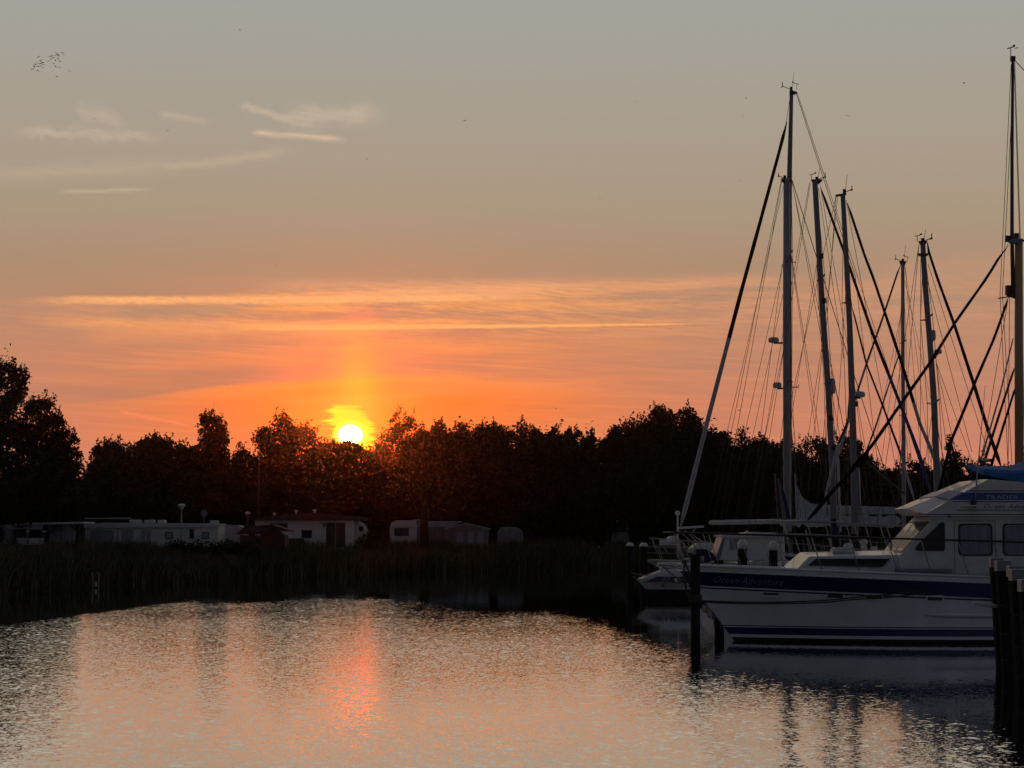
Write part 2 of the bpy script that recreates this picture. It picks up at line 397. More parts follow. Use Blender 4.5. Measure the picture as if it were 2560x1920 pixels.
def build_water():
    me = bpy.data.meshes.new('water')
    me.from_pydata([(-1000,-300,0),(1000,-300,0),(1000,400,0),(-1000,400,0)], [], [(0,1,2,3)])
    m = bpy.data.materials.new('rippled_harbour_water'); m.use_nodes = True; nt = m.node_tree; nt.nodes.clear()
    out = nt.nodes.new('ShaderNodeOutputMaterial'); gl = nt.nodes.new('ShaderNodeBsdfGlossy'); df = nt.nodes.new('ShaderNodeBsdfDiffuse')
    mx = nt.nodes.new('ShaderNodeMixShader'); fr = nt.nodes.new('ShaderNodeLayerWeight'); fr.inputs[0].default_value = 0.5
    df.inputs[0].default_value = (0.008, 0.010, 0.010, 1); gl.inputs['Roughness'].default_value = 0.03
    gl.inputs[0].default_value = (1, 1, 1, 1)
    geo = nt.nodes.new('ShaderNodeNewGeometry'); sp = nt.nodes.new('ShaderNodeSeparateXYZ'); nt.links.new(geo.outputs['Position'], sp.inputs[0])
    x, y = E(nt, sp.outputs[0]), E(nt, sp.outputs[1])
    # wind patches: where the ripples begin (sheltered under the bank and among the berths)
    pts = [(-30,48),(-19,60),(-17,80),(-15.5,100),(-8.5,112),(-6.6,113),(-5.2,109),(-3,104),(-1,102),(1.5,97),(3,86),(5,64),(8,50),(12,44),(16,36),(30,30)]
    fc = nt.nodes.new('ShaderNodeFloatCurve'); cu = fc.mapping.curves[0]
    fc.mapping.use_clip = False
    while len(cu.points) < len(pts): cu.points.new(0.5, 0.5)
    for p, (a_, b_) in zip(cu.points, pts): p.location = ((a_+30)/60, b_/120); p.handle_type = 'VECTOR'
    fc.mapping.update(); nt.links.new(((x+30)/60).s, fc.inputs['Value'])
    yb = E(nt, fc.outputs[0])*120
    patch = noise(nt, x*0.22, y*0.055, 2.0, 1.0, 4, 0.6)-0.5
    dd = yb-y+patch*26*y/80+(noise(nt, x*0.9, y*0.35, 8.0, 1.0, 3, 0.6)-0.5)*14*y/80
    amp = dd.step(-2.0, 9.0+x.step(-7.0, -2.0)*30.0)*0.9+dd.step(4, 40)*0.25+0.11
    amp = amp*(0.85+patch*0.9)
    # slopes of the ripples, straight from noise so that they stay right at any distance
    tot = [None, None]
    for sc, k, sd_ in ((0.8, 0.022, 1.0), (3.6, 0.088, 9.0), (11.0, 0.105, 17.0)):
        c = noise(nt, x*1.25, y*(0.7 if sc < 5 else 0.9), sd_, sc, 1.5, 0.5, color=True)
        s2 = nt.nodes.new('ShaderNodeSeparateColor'); nt.links.new(c, s2.inputs[0])
        gx = (E(nt, s2.outputs[0])-0.5)*(k*0.5); gy = (E(nt, s2.outputs[1])-0.5)*k
        tot = [gx if tot[0] is None else tot[0]+gx, gy if tot[1] is None else tot[1]+gy]
    sy = (tot[1].ab()*-1.25+tot[1]*0.35)*amp*WAVE; sx = tot[0]*amp*WAVE
    c = nt.nodes.new('ShaderNodeCombineXYZ'); nt.links.new(sx.s, c.inputs[0]); nt.links.new(sy.s, c.inputs[1]); c.inputs[2].default_value = 1
    nm = nt.nodes.new('ShaderNodeVectorMath'); nm.operation = 'NORMALIZE'; nt.links.new(c.outputs[0], nm.inputs[0])
    for n in (gl, fr): nt.links.new(nm.outputs[0], n.inputs['Normal'])
    nt.links.new(E(nt, fr.outputs['Facing']).step(0.2, 0.86, 0.04, 0.92).s, mx.inputs[0]); nt.links.new(df.outputs[0], mx.inputs[1]); nt.links.new(gl.outputs[0], mx.inputs[2])
    nt.links.new(mx.outputs[0], out.inputs[0])
    me.materials.append(m); o = bpy.data.objects.new('water', me); COL.objects.link(o); tag(o, kind='structure')
WAVE = 2.4
build_water()

# ---------------------------------------------------------------- reeds along the bank
def np_mesh(name, v, quads, mi, mats, parent=None):
    me = bpy.data.meshes.new(name); off = parent_loc(parent)
    v = np.asarray(v, np.float32)-np.array(off, np.float32)
    nf = len(quads); me.vertices.add(len(v)); me.vertices.foreach_set('co', v.ravel())
    me.loops.add(nf*4); me.loops.foreach_set('vertex_index', np.asarray(quads, np.int32).ravel())
    me.polygons.add(nf); me.polygons.foreach_set('loop_start', np.arange(0, nf*4, 4, dtype=np.int32))
    for m in mats: me.materials.append(M[m])
    me.polygons.foreach_set('material_index', np.asarray(mi, np.int32))
    me.update(calc_edges=True); o = bpy.data.objects.new(name, me); COL.objects.link(o)
    if parent: o.parent = parent
    return o
def build_reeds():
    rng = np.random.default_rng(5); bx = []; by = []
    for (x0, y0), (x1, y1) in zip(SHORE[2:10], SHORE[3:11]):
        L = math.hypot(x1-x0, y1-y0); L = min(L, 130)
        n = int(L*640); t = rng.random(n)*(L/math.hypot(x1-x0, y1-y0)); nx, ny = -(y1-y0), (x1-x0); q = math.hypot(nx, ny)
        u = rng.random(n)**0.9*7.5-0.4
        bx.append(x0+(x1-x0)*t+nx/q*u); by.append(y0+(y1-y0)*t+ny/q*u)
    X = np.concatenate(bx); Y = np.concatenate(by); d = shore_d(X, Y); k = (d > -0.6) & (d < 9); X, Y, d = X[k], Y[k], d[k]
    n = len(X); Z = ground_z(d)-0.1
    cl = 0.5+0.5*np.sin(X*0.55+1.3*np.sin(Y*0.2))*np.cos(Y*0.33)
    # mown gaps and lower stretches where the caravans show
    h = (1.40+0.50*cl+0.22*np.sin(X*1.9+Y)*np.sin(Y*1.3-X*.4)+rng.normal(0, .24, n))*(1-0.10*np.clip((d-3)/5, 0, 1))
    h *= np.where(np.abs(X-(-21.2)) < 3.0, 0.8, 1.0)
    w = rng.uniform(.014, .032, n)*(1+Y/200); a = rng.random(n)*math.pi; lean = rng.normal(0, .36, (n, 2))*h[:, None]*0.6
    ux, uy = np.cos(a)*w, np.sin(a)*w
    V = np.zeros((n, 6, 3))
    for j, (t, ww) in enumerate(((0, 1), (.6, .8), (1, .15))):
        cx = X+lean[:, 0]*t*t; cy = Y+lean[:, 1]*t*t; cz = Z+h*t*(1-0.06*t)
        V[:, 2*j] = np.stack([cx-ux*ww, cy-uy*ww, cz], 1); V[:, 2*j+1] = np.stack([cx+ux*ww, cy+uy*ww, cz], 1)
    b = np.arange(n)[:, None]*6
    Q = np.concatenate([b+np.array([0,1,3,2]), b+np.array([2,3,5,4])])
    mi = np.tile((rng.random(n) < 0.25).astype(int), 2)
    o = np_mesh('reeds', V.reshape(-1, 3), Q, mi, ['reedm', 'reedn']); tag(o, 'belt of tall dark reeds along the far bank', 'reeds', kind='stuff')
build_reeds()

# ---------------------------------------------------------------- trees
def crown_np(lobes, n, ls, rng, gaps=False):
    """leaves spread through overlapping lobes; lobes: (cx,cy,cz,rx,ry,rz)"""
    L = np.array(lobes); vol = L[:, 3]*L[:, 4]**0.5*L[:, 5]; pk = rng.choice(len(L), n, p=vol/vol.sum())
    dv = rng.normal(size=(n, 3)); dv /= np.linalg.norm(dv, axis=1)[:, None]
    r = rng.random(n)**0.42*(1+np.where(rng.random(n) < .10, rng.random(n)*.20, 0))
    # knobbly lobes
    r *= 1+0.13*np.sin(dv[:, 0]*7+pk)*np.sin(dv[:, 2]*8+pk*2.1)+0.07*np.sin(dv[:, 0]*19+pk*3)*np.sin(dv[:, 2]*17)
    c = L[pk, :3]+dv*r[:, None]*L[pk, 3:6]
    # clumps: leaves thin out between the boughs
    f = 1.9 if gaps else 1.5; q = np.sin(c[:, 0]*f+2*np.sin(c[:, 2]*.7))*np.sin(c[:, 2]*f*1.1+2*np.sin(c[:, 1]*.8))*np.sin(c[:, 1]*f+1.7)
    keep = q+rng.normal(0, .12, n) < (.10 if gaps else .38); c = c[keep]; n = len(c)
    u = rng.normal(size=(n, 3)); u /= np.linalg.norm(u, axis=1)[:, None]
    w = np.cross(u, rng.normal(size=(n, 3))); w /= np.linalg.norm(w, axis=1)[:, None]
    s = ls*rng.uniform(.55, 1.25, n)[:, None]
    return np.stack([c-u*s, c+w*s*.55, c+u*s, c-w*s*.55], 1), (rng.random(n) < 0.35).astype(int)
def sprigs(pts, rng, k, length, ls):
    """little upright shoots on top of the crown"""
    out = []
    for p in pts:
        d = np.array([rng.normal(0, .28), rng.normal(0, .28), 1.0]); d /= np.linalg.norm(d)
        Ls = length*rng.uniform(.4, 1.1); m = k
        t = rng.random(m)*Ls; spread = (0.16*(1-t/Ls)+.05)*length
        c = p+d*t[:, None]+rng.normal(size=(m, 3))*spread[:, None]*0.7
        u = rng.normal(size=(m, 3)); u /= np.linalg.norm(u, axis=1)[:, None]
        w = np.cross(u, rng.normal(size=(m, 3))); w /= np.linalg.norm(w, axis=1)[:, None]
        s = ls*rng.uniform(.5, 1.0, m)[:, None]
        out.append(np.stack([c-u*s, c+w*s*.55, c+u*s, c-w*s*.55], 1))
    return np.concatenate(out)
def tree(name, label, px, top, wpx, Y, kind='round', seed=0, cat='tree', group='trees beyond the far bank', n=None, base_py=None, shoots=1.0, low=0.12):
    rng = np.random.default_rng(seed*7+int(px)); g = float(ground_z(shore_d(px and (px-1280)/F*Y, Y)))
    t = W(px, top, Y); H = t.z-g; wd = wpx*Y/F; X = t.x
    root = thing(name, (X, Y, g), label, cat, group)
    lobes = []
    nl = {'round': 52, 'airy': 40, 'oval': 30, 'spire': 18, 'bush': 16}[kind]
    sparse = kind == 'airy'
    ccz = {'oval': .70, 'bush': .45, 'spire': .5}.get(kind, .52); crz = {'oval': .30, 'bush': .5, 'spire': .44}.get(kind, .46)
    crx = {'oval': .42, 'spire': .22}.get(kind, .40)
    core = (X, Y, g+H*ccz, wd*crx, wd*crx*.85, H*crz*.93)
    if kind == 'oval': lobes.append((X, Y, g+H*.3, wd*.5, wd*.45, H*.27))
    for i in range(nl):
        th = rng.random()*6.283; sz = rng.uniform(-.75, 1.0); q = math.sqrt(max(0, 1-sz*sz)); k = rng.uniform(.86, 1.06)
        rl = wd*rng.uniform(.07, .15)*(1.3 if kind in ('bush', 'spire') else 1)
        lobes.append((X+core[3]*q**.7*math.cos(th)*k, Y+core[4]*q*math.sin(th)*k, min(core[2]+core[5]*sz*k, g+H-rl*.7), rl, rl, rl*rng.uniform(.7, 1)))
    cl = core
    lobes.append(core)
    ls = 0.17*(0.9 if sparse else 1)*(Y/200)**0.5
    n = n or int(wd*H*(210 if sparse else 300 if kind != 'bush' else 420))
    lv, mi = crown_np(lobes, n, ls, rng, sparse)
    tops = [np.array([l[0]+rng.normal()*l[3]*.4, l[1], l[2]+l[5]*.75]) for l in lobes for _ in range(2) if l[2] > g+H*0.55]
    if tops and shoots > 0:
        sg = sprigs(tops, rng, 16, 0.8*shoots, ls*.85); lv = np.concatenate([lv, sg]); mi = np.concatenate([mi, np.zeros(len(sg), int)])
    mb = MB(); th = H*(0.55 if kind != 'bush' else .4); r0 = max(.05, H*.018)
    mb.tube([(X, Y, g-.3), (X+.1*wd*.1, Y, g+th*.5), (X, Y, g+th), (X, Y, g+th*1.5)], [r0*1.3, r0, r0*.7, r0*.2], 7)
    for l in lobes[::2]:
        s0 = Vector((X, Y, g+th*rng.uniform(.35, 1.0))); e0 = Vector(l[:3]); md = (s0+e0)/2+Vector((0, 0, -.1*H*.3))
        mb.tube([s0, md, e0], [r0*.45, r0*.28, r0*.1], 5)
    mb.build('trunk', 'bark', root)
    V = lv.reshape(-1, 3); b = np.arange(len(lv))[:, None]*4
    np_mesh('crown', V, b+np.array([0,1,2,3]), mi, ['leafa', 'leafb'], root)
    return root
TREES = [
 # label, px, top, width, Y, kind
 ('tallest broadleaf tree rising out of the frame at the far left edge', -4, 862, 190, 150, 'round'),
 ('broad tree with ragged crown just right of the tallest left tree', 105, 978, 175, 153, 'round'),
 ('rounded dark tree stepping down at the right end of the tall left clump', 155, 1062, 125, 156, 'round'),
 ('wide spreading tree above the satellite dish mobile home, upright shoots on top', 325, 1082, 215, 200, 'round'),
 ('lower tree filling in left of the lollipop-shaped tree', 425, 1088, 150, 204, 'round'),
 ('lollipop-shaped tree with oval crown standing above its neighbours', 535, 1022, 92, 206, 'oval'),
 ('low dark tree in the dip right of the lollipop-shaped tree', 605, 1115, 110, 203, 'round'),
 ('large dome-shaped tree immediately left of the setting sun', 738, 1036, 205, 196, 'round'),
 ('low tree in the notch directly under the setting sun', 876, 1080, 125, 205, 'round'),
 ('small loose tree on the right shoulder of the sun notch', 955, 1082, 80, 201, 'airy'),
 ('feathery birch-like tree with thin top right of the sun', 1006, 1020, 100, 208, 'airy'),
 ('dark tree just right of the feathery tree, flat topped', 1085, 1058, 150, 202, 'round'),
 ('dense round tree behind the white caravan with awning', 1180, 1045, 170, 207, 'round'),
 ('even-topped tree in the middle of the long tree line', 1300, 1050, 165, 205, 'round'),
 ('even-topped tree left of the two thin spires', 1400, 1056, 140, 209, 'round'),
 ('narrow tree with two thin spiky tops', 1475, 1044, 62, 204, 'spire'),
 ('narrow short tree in the gap below the tallest clump', 1520, 1090, 70, 207, 'airy'),
 ('tall bulky tree left half of the highest middle clump', 1600, 1022, 170, 203, 'round'),
 ('tall bulky tree with upright twigs, right half of the highest middle clump', 1690, 1010, 165, 206, 'round'),
 ('tree right of the highest clump behind the leaning furled sail', 1765, 1040, 110, 209, 'round'),
 ('loose leafy tree behind the thin stays left of the tallest mast', 1845, 1066, 110, 206, 'airy'),
 ('low tree directly left of the tallest mast', 1915, 1085, 110, 208, 'round'),
 ('tree between the first and second mast', 2020, 1090, 120, 205, 'airy'),
 ('tree behind the second and third mast', 2110, 1082, 110, 210, 'round'),
 ('low thin tree right of the third mast', 2190, 1142, 110, 206, 'airy'),
 ('low tree behind the slim fourth mast', 2275, 1150, 110, 208, 'airy'),
 ('small round tree standing clear above the motor yacht roof', 2383, 1090, 78, 150, 'round'),
 ('low bush-like tree right of the small round tree', 2440, 1130, 80, 206, 'airy'),
 ('tree at the right edge behind the tan mast', 2585, 1095, 95, 190, 'round'),
 ('low tree between second mast and dark diagonal sail', 2340, 1140, 70, 208, 'airy'),
]
BACK = [(265, 1095, 120, 'left shoulder of the wide tree'), (470, 1108, 110, 'saddle left of the oval crown'), (680, 1100, 110, 'shoulder left of the large dome'), (820, 1085, 90, 'slope from the dome towards the sun'),
 (940, 1108, 110, 'notch right of the sun'), (1045, 1070, 110, 'gap after the feathery tree'), (1135, 1062, 110, 'gap before the dense round tree'), (1240, 1058, 110, 'gap after the dense round tree'), (1350, 1060, 110, 'gap between the two even-topped trees'),
 (1440, 1066, 90, 'gap before the narrow spiky tree'), (1510, 1100, 90, 'dip below the highest clump'), (1555, 1052, 100, 'left shoulder of the highest clump'), (1645, 1026, 110, 'middle of the highest clump'), (1735, 1034, 110, 'right shoulder of the highest clump'),
 (1800, 1062, 100, 'slope left of the thin stays'), (1880, 1088, 100, 'dip left of the tallest mast'), (1965, 1092, 100, 'space behind the tallest mast'), (2065, 1100, 100, 'space behind the second mast'), (2155, 1128, 90, 'space right of the third mast'), (2235, 1158, 90, 'space left of the slim mast'), (2305, 1160, 80, 'space right of the slim mast'), (2500, 1160, 100, 'low stretch left of the tan mast')]
for i, (lb, px, top, w, Y, kd) in enumerate(TREES):
    tree({'spire': 'poplar_tree', 'airy': 'birch_tree'}.get(kd, 'broadleaf_tree'), lb, px, top, w*(1.22 if kd != 'oval' and px > 200 and Y > 160 else 1), Y, kd, i+1)
for i, (px, top, w, lb) in enumerate(BACK):
    tree('broadleaf_tree', 'back-row tree filling the '+lb, px, top, w*1.25, 216+(i % 3)*3, 'round', 200+i, shoots=.8)
# undergrowth between the trees: three bushes, copied
protos = [tree('bush', 'dark bush in the undergrowth beneath the tree line', 60+k*10, 1180-k*14, 150, 185, 'bush', 90+k, 'bush', 'bushes beneath the tree line', shoots=.5, low=.04) for k in range(3)]
rb = random.Random(4)
spots = []
x = -60.0
while x < 2700:
    spots.append(x); x += rb.uniform(62, 80)
for i, px in enumerate(spots):
    Y = 186+12*min(1, max(0, (px-300)/300)) + rb.uniform(-3, 3)
    if px > 560: Y = 214+rb.uniform(-3, 3)
    if px < 200: Y = 168+rb.uniform(-2, 2)
    X = (px-1280)/F*Y; g = float(ground_z(shore_d(X, Y)))
    o = protos[i % 3] if i < 3 else copy_tree(protos[i % 3])
    o.location = (X, Y, g); s = rb.uniform(.85, 1.15)*Y/185; o.scale = (s*1.1, s, s*(1.0 if px < 1900 else .9))

# ---------------------------------------------------------------- the caravan park on the far bank
GZ = 1.2
def win(root, poly, Y, frame='black', pane='glass', fw=0.05, name='window', yo=0.03):
    """a framed window: poly is (x0,z0,x1,z1) on the wall at depth Y"""
    x0, z0, x1, z1 = poly
    mb = MB()
    mb.box(((x0+x1)/2, Y-yo, z1-fw/2), (x1-x0, yo*2, fw)); mb.box(((x0+x1)/2, Y-yo, z0+fw/2), (x1-x0, yo*2, fw))
    mb.box((x0+fw/2, Y-yo, (z0+z1)/2), (fw, yo*1.9, z1-z0-2*fw)); mb.box((x1-fw/2, Y-yo, (z0+z1)/2), (fw, yo*1.9, z1-z0-2*fw))
    f = mb.build(name, frame, root)
    MB().box(((x0+x1)/2, Y-yo*.6, (z0+z1)/2), (x1-x0-2*fw, yo*.9, z1-z0-2*fw)).build('pane', pane, f)
    return f
def wpx(root, px0, py0, px1, py1, Y, **k):
    a = W(px0, py1, Y); b = W(px1, py0, Y); return win(root, (a.x, a.z, b.x, b.z), Y, **k)
def dish(px, py, Y, rpx, label, base_py=1335):
    c = W(px, py, Y); r = rpx*Y/F
    root = thing('satellite_dish', (c.x, Y, W(px, base_py, Y).z), label, 'satellite dish')
    MB().tube([(c.x, Y+.1, W(px, base_py, Y).z), (c.x, Y+.1, c.z)], 0.025, 6).build('pole', 'zinc', root)
    mb = MB(); n = 16; vs = [(c.x, Y+.12, c.z)]; fs = []
    for k in range(n):
        a = 2*math.pi*k/n; vs.append((c.x+r*math.cos(a)*.86, Y-.05+.08*math.sin(a), c.z+r*math.sin(a)))
    vs += [(v[0], v[1]+.03, v[2]) for v in vs[:]]
    for k in range(n):
        k2 = (k+1) % n; fs += [(0, 1+k, 1+k2), (n+1, n+2+k2, n+2+k), (1+k, n+2+k, n+2+k2, 1+k2)]
    mb.add(vs, fs, 0, True); mb.build('reflector', 'tent', root)
    MB().tube([(c.x, Y, c.z-r), (c.x-.1*r, Y-r*.9, c.z-r*.2)], 0.015, 5).ball((c.x-.1*r, Y-r*.9, c.z-r*.2), .05).build('receiver_arm', 'zinc', root)
def roofvent(root, px, py, Y, r=0.12):
    c = W(px, py, Y); MB().tube([(c.x, Y+1.2, c.z-.35), (c.x, Y+1.2, c.z)], r*.6, 8).ball((c.x, Y+1.2, c.z+.02), (r*1.4, r*1.4, r*.8), zmin=-.2).build('roof_vent', 'roofpale', root)

def park():
    # long low building behind with a bright roof edge
    Y = 172; a = W(-60, 1299, Y); b = W(322, 1296, Y)
    r = thing('long_shed', (a.x, Y, GZ), 'long low dark building with a thin pale roof edge behind the terrace canopy', 'shed')
    MB().box(((a.x+b.x)/2, Y+2, (GZ+a.z-.2)/2), (b.x-a.x, 4, a.z-.2-GZ)).build('wall', 'roofdark', r)
    MB().prism([(a.x-.2, a.z-.2), (b.x+.2, b.z-.2), (b.x+.2, b.z), (a.x-.2, a.z)], Y-.4, Y+4.3).build('roof', 'roofdark', r)
    MB().prism([(a.x-.2, a.z-.02), (b.x+.2, b.z-.02), (b.x+.2, b.z+.06), (a.x-.2, a.z+.06)], Y-.46, Y-.40).build('roof_edge', 'roofpale', r)
    # terrace with canopy
    Y = 152; x0, x1 = W(28, 1310, Y), W(210, 1306, Y)
    r = thing('covered_terrace', (x0.x, Y, GZ), 'terrace with flat pale canopy and hanging white valance left of the mobile home', 'terrace')
    MB().prism([(x0.x, x0.z-.08), (x1.x, x1.z-.08), (x1.x, x1.z+.05), (x0.x, x0.z+.05)], Y-.2, Y+4).build('canopy_roof', 'roofpale', r)
    MB().prism(P2([(30, 1309), (107, 1309), (107, 1324), (30, 1323)], Y), Y-.06, Y-.02).build('valance', 'tentwhite', r)
    back = MB(); back.prism(P2([(28, 1312), (120, 1312), (120, 1370), (28, 1370)], Y+2.5), Y+2.5, Y+2.6)
    back.build('back_wall', 'roofdark', r)
    w0, w1 = W(122, 1312, Y+1), W(186, 1312, Y+1)
    MB().box(((w0.x+w1.x)/2, Y+1.3, (GZ+w0.z)/2), (w1.x-w0.x, .15, w0.z-GZ)).build('panel_wall', 'tentwhite', r)
    for px in (29, 70, 108, 122, 153, 199, 208):
        p = W(px, 1310, Y); MB().box((p.x, Y, (GZ+p.z)/2), (.1, .1, p.z-GZ)).build('post', 'black' if px > 100 else 'offwhite', r)
    for px, d in ((123, 1), (196, -1)):
        p = W(px, 1312, Y); MB().tube([(p.x, Y, p.z-.6), (p.x+.5*d, Y, p.z-.05)], .05, 4).build('brace', 'black', r)
    for pa, pb in ((42, 68), (73, 110)):
        MB().prism(P2([(pa, 1345), (pb, 1345), (pb, 1362), (pa, 1362)], Y), Y-.12, Y-.08).build('balustrade_panel', 'white', r)
    for px in (71, 112):
        c = W(px, 1329, Y-.3); t = thing('garden_lamp', (c.x, Y-.5, GZ), 'small white-capped garden lamp before the terrace, '+('left one' if px < 90 else 'right one beside the balustrade'), 'garden lamp', 'garden lamps at the terrace')
        MB().tube([(c.x, Y-.5, GZ), (c.x, Y-.5, c.z)], .04, 6).build('pole', 'black', t)
        MB().ball((c.x, Y-.5, c.z), (.16, .16, .07)).build('cap', 'capwhite', t)
    # white tent at the left edge
    Y = 150; r = thing('party_tent', (W(-20, 1340, Y).x, Y, GZ), 'small white-roofed tent cut by the left edge', 'tent')
    MB().prism(P2([(-60, 1312), (12, 1312), (16, 1316), (16, 1321), (-60, 1318)], Y), Y-.1, Y+2.5).build('roof', 'tentwhite', r)
    MB().prism(P2([(-60, 1321), (15, 1321), (15, 1370), (-60, 1370)], Y), Y+.0, Y+2.4).build('wall', 'tent', r)
    wpx(r, -2, 1326, 10, 1352, Y)
    # the long mobile home
    Y = 158; a, b = W(213, 1309, Y), W(546, 1310, Y)
    r = thing('mobile_home', (a.x, Y, GZ), 'long cream mobile home with flat pale roof behind the reeds, left of the brown shed', 'mobile home')
    MB().prism([(a.x, GZ), (b.x, GZ), (b.x, b.z-.05), (a.x, a.z-.15), ], Y, Y+3.6).build('wall', 'cream', r)
    MB().prism([(a.x-.1, a.z-.18), (a.x+1.2, a.z-.02), (b.x+.1, b.z-.06), (b.x+.1, b.z+.04), (a.x+1.4, b.z+.10), (a.x-.1, a.z-.05)], Y-.12, Y+3.7).build('roof', 'roofpale', r)
    MB().prism([(a.x-.1, a.z-.32), (b.x+.1, b.z-.22), (b.x+.1, b.z-.06), (a.x+1.2, a.z-.02), (a.x-.1, a.z-.18)], Y-.14, Y-.121).build('fascia', 'offwhite', r)
    for (p0, q0, p1, q1, pn) in ((226, 1325, 285, 1362, 'winpale'), (305, 1323, 334, 1358, 'winpale'), (413, 1330, 433, 1347, 'winpale'), (505, 1330, 523, 1347, 'winpale')):
        wpx(r, p0, q0, p1, q1, Y, pane=pn, frame='winpale' if p0 < 400 else 'black')
    d = wpx(r, 351, 1322, 365, 1372, Y, pane='winpale', frame='offwhite', name='door'); wpx(r, 365.5, 1322, 378, 1372, Y, pane='winpale', frame='offwhite', name='door')
    wpx(r, 474, 1322, 485, 1346, Y, name='door_window')
    MB().box((W(294, 1330, Y).x, Y-.04, (GZ+a.z-.3)/2), (.08, .06, a.z-.4-GZ)).build('wall_seam', 'tent', r)
    c = W(391, 1316, Y); MB().ball((c.x, Y-.1, c.z), (.1, .1, .09)).build('wall_lamp', 'capwhite', r)
    for k, px in enumerate((345, 372, 405)): 
        c = W(px, 1300, Y+2); MB().box((c.x, Y+2, c.z-.1), (1.1-.3*k, 1.0, .22)).build('roof_hatch', 'roofpale', r)
    c = W(535, 1302, Y+1); MB().box((c.x, Y+1.2, c.z-.1), (.55, .6, .25)).build('roof_hatch', 'roofpale', r)
    c = W(380, 1294, Y+2.8); MB().tube([(c.x, Y+2.8, c.z-.7), (c.x, Y+2.8, c.z)], .07, 7).build('chimney', 'black', r)
    dish(510, 1283, Y+1.5, 9.5, 'grey satellite dish on a pole above the right end of the mobile home')
    dish(25, 1298, 151.2, 8, 'grey satellite dish beside the terrace canopy near the left edge')
    # white tent between home and shed
    Y = 163; r = thing('storage_tent', (W(575, 1340, Y).x, Y, GZ), 'low pale tent squeezed between the mobile home and the brown shed', 'tent')
    MB().prism(P2([(548, 1317), (563, 1312), (594, 1313), (609, 1320), (609, 1370), (548, 1370)], Y), Y, Y+3).build('cover', 'tentwhite', r)
    # street lamp
    Y = 155.5; t = W(454, 1260, Y)
    r = thing('street_lamp', (t.x, Y, GZ), 'tall lamp post with mushroom-shaped white top before the mobile home', 'street lamp')
    MB().tube([(t.x, Y, GZ-.2), (t.x, Y, t.z-.45)], [.06, .045], 8).build('pole', 'zinc', r)
    MB().tube([(t.x, Y, t.z-.42), (t.x, Y, t.z-.12)], [.08, .22], 12).build('lamp_glass', 'plastic', r)
    MB().ball((t.x, Y, t.z-.12), (.29, .29, .14), 0, 14, 8, -.1).build('cap', 'capwhite', r)
    # brown shed
    Y = 160; r = thing('garden_shed', (W(640, 1340, Y).x, Y, GZ), 'brown wooden garden shed with low pitched dark roof before the white chalet', 'shed')
    MB().prism(P2([(600, 1338), (712, 1338), (712, 1370), (600, 1370)], Y), Y, Y+2.6).build('wall', 'brownwood', r)
    MB().prism(P2([(656, 1338), (706, 1338), (676, 1320)], Y-.4), Y-.4, Y+2.6).build('gable', 'brownwood', r)
    MB().prism(P2([(588, 1336), (610, 1316), (680, 1311), (662, 1330), (650, 1336)], Y-.5), Y-.2, Y+3).build('roof', 'roofdark', r)
    MB().prism(P2([(650, 1336), (681, 1312), (722, 1325), (722, 1329), (684, 1317), (654, 1340)], Y-.7), Y-.75, Y+3).build('roof', 'roofdark', r)
    wpx(r, 638, 1343, 652, 1360, Y)
    # white chalet
    Y = 180; r = thing('chalet', (W(764, 1340, Y).x, Y, GZ), 'white chalet with shallow dark gable roof and brown framed garden doors', 'chalet')
    MB().prism(P2([(638, 1300), (885, 1300), (885, 1380), (638, 1380)], Y), Y, Y+6).build('wall', 'white', r)
    MB().prism(P2([(630, 1301), (632, 1295), (775, 1281), (905, 1292), (905, 1301), (888, 1301)], Y-.5), Y-.6, Y+6.5).build('roof', 'roofdark', r)
    wpx(r, 675, 1308, 719, 1328, Y, frame='brownwood'); wpx(r, 754, 1325, 780, 1345, Y, frame='brownwood')
    for p0, p1 in ((815, 838), (839, 863)): 
        f = wpx(r, p0, 1307, p1, 1370, Y, frame='brownwood', name='garden_door', fw=.14)
    for px, py in ((682, 1285), (737, 1278), (783, 1277)): roofvent(r, px, py, Y)
    c = W(811, 1313, Y); MB().box((c.x, Y-.1, c.z), (.16, .18, .3)).build('wall_lantern', 'black', r)
    MB().prism(P2([(722, 1346), (760, 1346), (760, 1370), (722, 1370)], Y-2), Y-2.1, Y-1.9).build('terrace_screen', 'brownwood', r)
    Y = 176; c = W(619, 1283, Y); r = thing('garden_lamp', (c.x, Y, GZ), 'white-topped lamp on a dark post at the left corner of the chalet', 'garden lamp')
    MB().tube([(c.x, Y, GZ), (c.x, Y, c.z)], .05, 6).build('pole', 'black', r); MB().ball((c.x, Y, c.z), (.22, .22, .12)).build('cap', 'capwhite', r)
    # flagpole
    Y = 190; c = W(668, 1102, Y); r = thing('flagpole', (c.x, Y, GZ), 'thin bare flagpole rising before the dome-shaped tree', 'flagpole')
    MB().tube([(c.x, Y-6, GZ), (c.x, Y-6, c.z)], [.045, .025], 6).build('pole', 'wire', r); MB().ball((c.x, Y-6, c.z), .06).build('finial', 'tent', r)
    # caravans
    def caravan(label, pts, Y, depth, wins=(), m='white', light=False):
        q = P2(pts, Y); cx = sum(p[0] for p in q)/len(q); r = thing('caravan', (cx, Y, GZ), label, 'caravan', 'caravans on the far bank')
        MB().prism(q, Y, Y+depth).build('body', m, r, bevel=.08)
        for wd in wins: wpx(r, *wd, Y)
        lo = min(p[0] for p in q); hi = max(p[0] for p in q)
        for s in (.3, .7):
            x = lo+(hi-lo)*s; MB().tube([(x-.0, Y+.1, GZ+.3), (x, Y+.28, GZ+.3)], .3, 12).build('wheel', 'black', r)
        return r
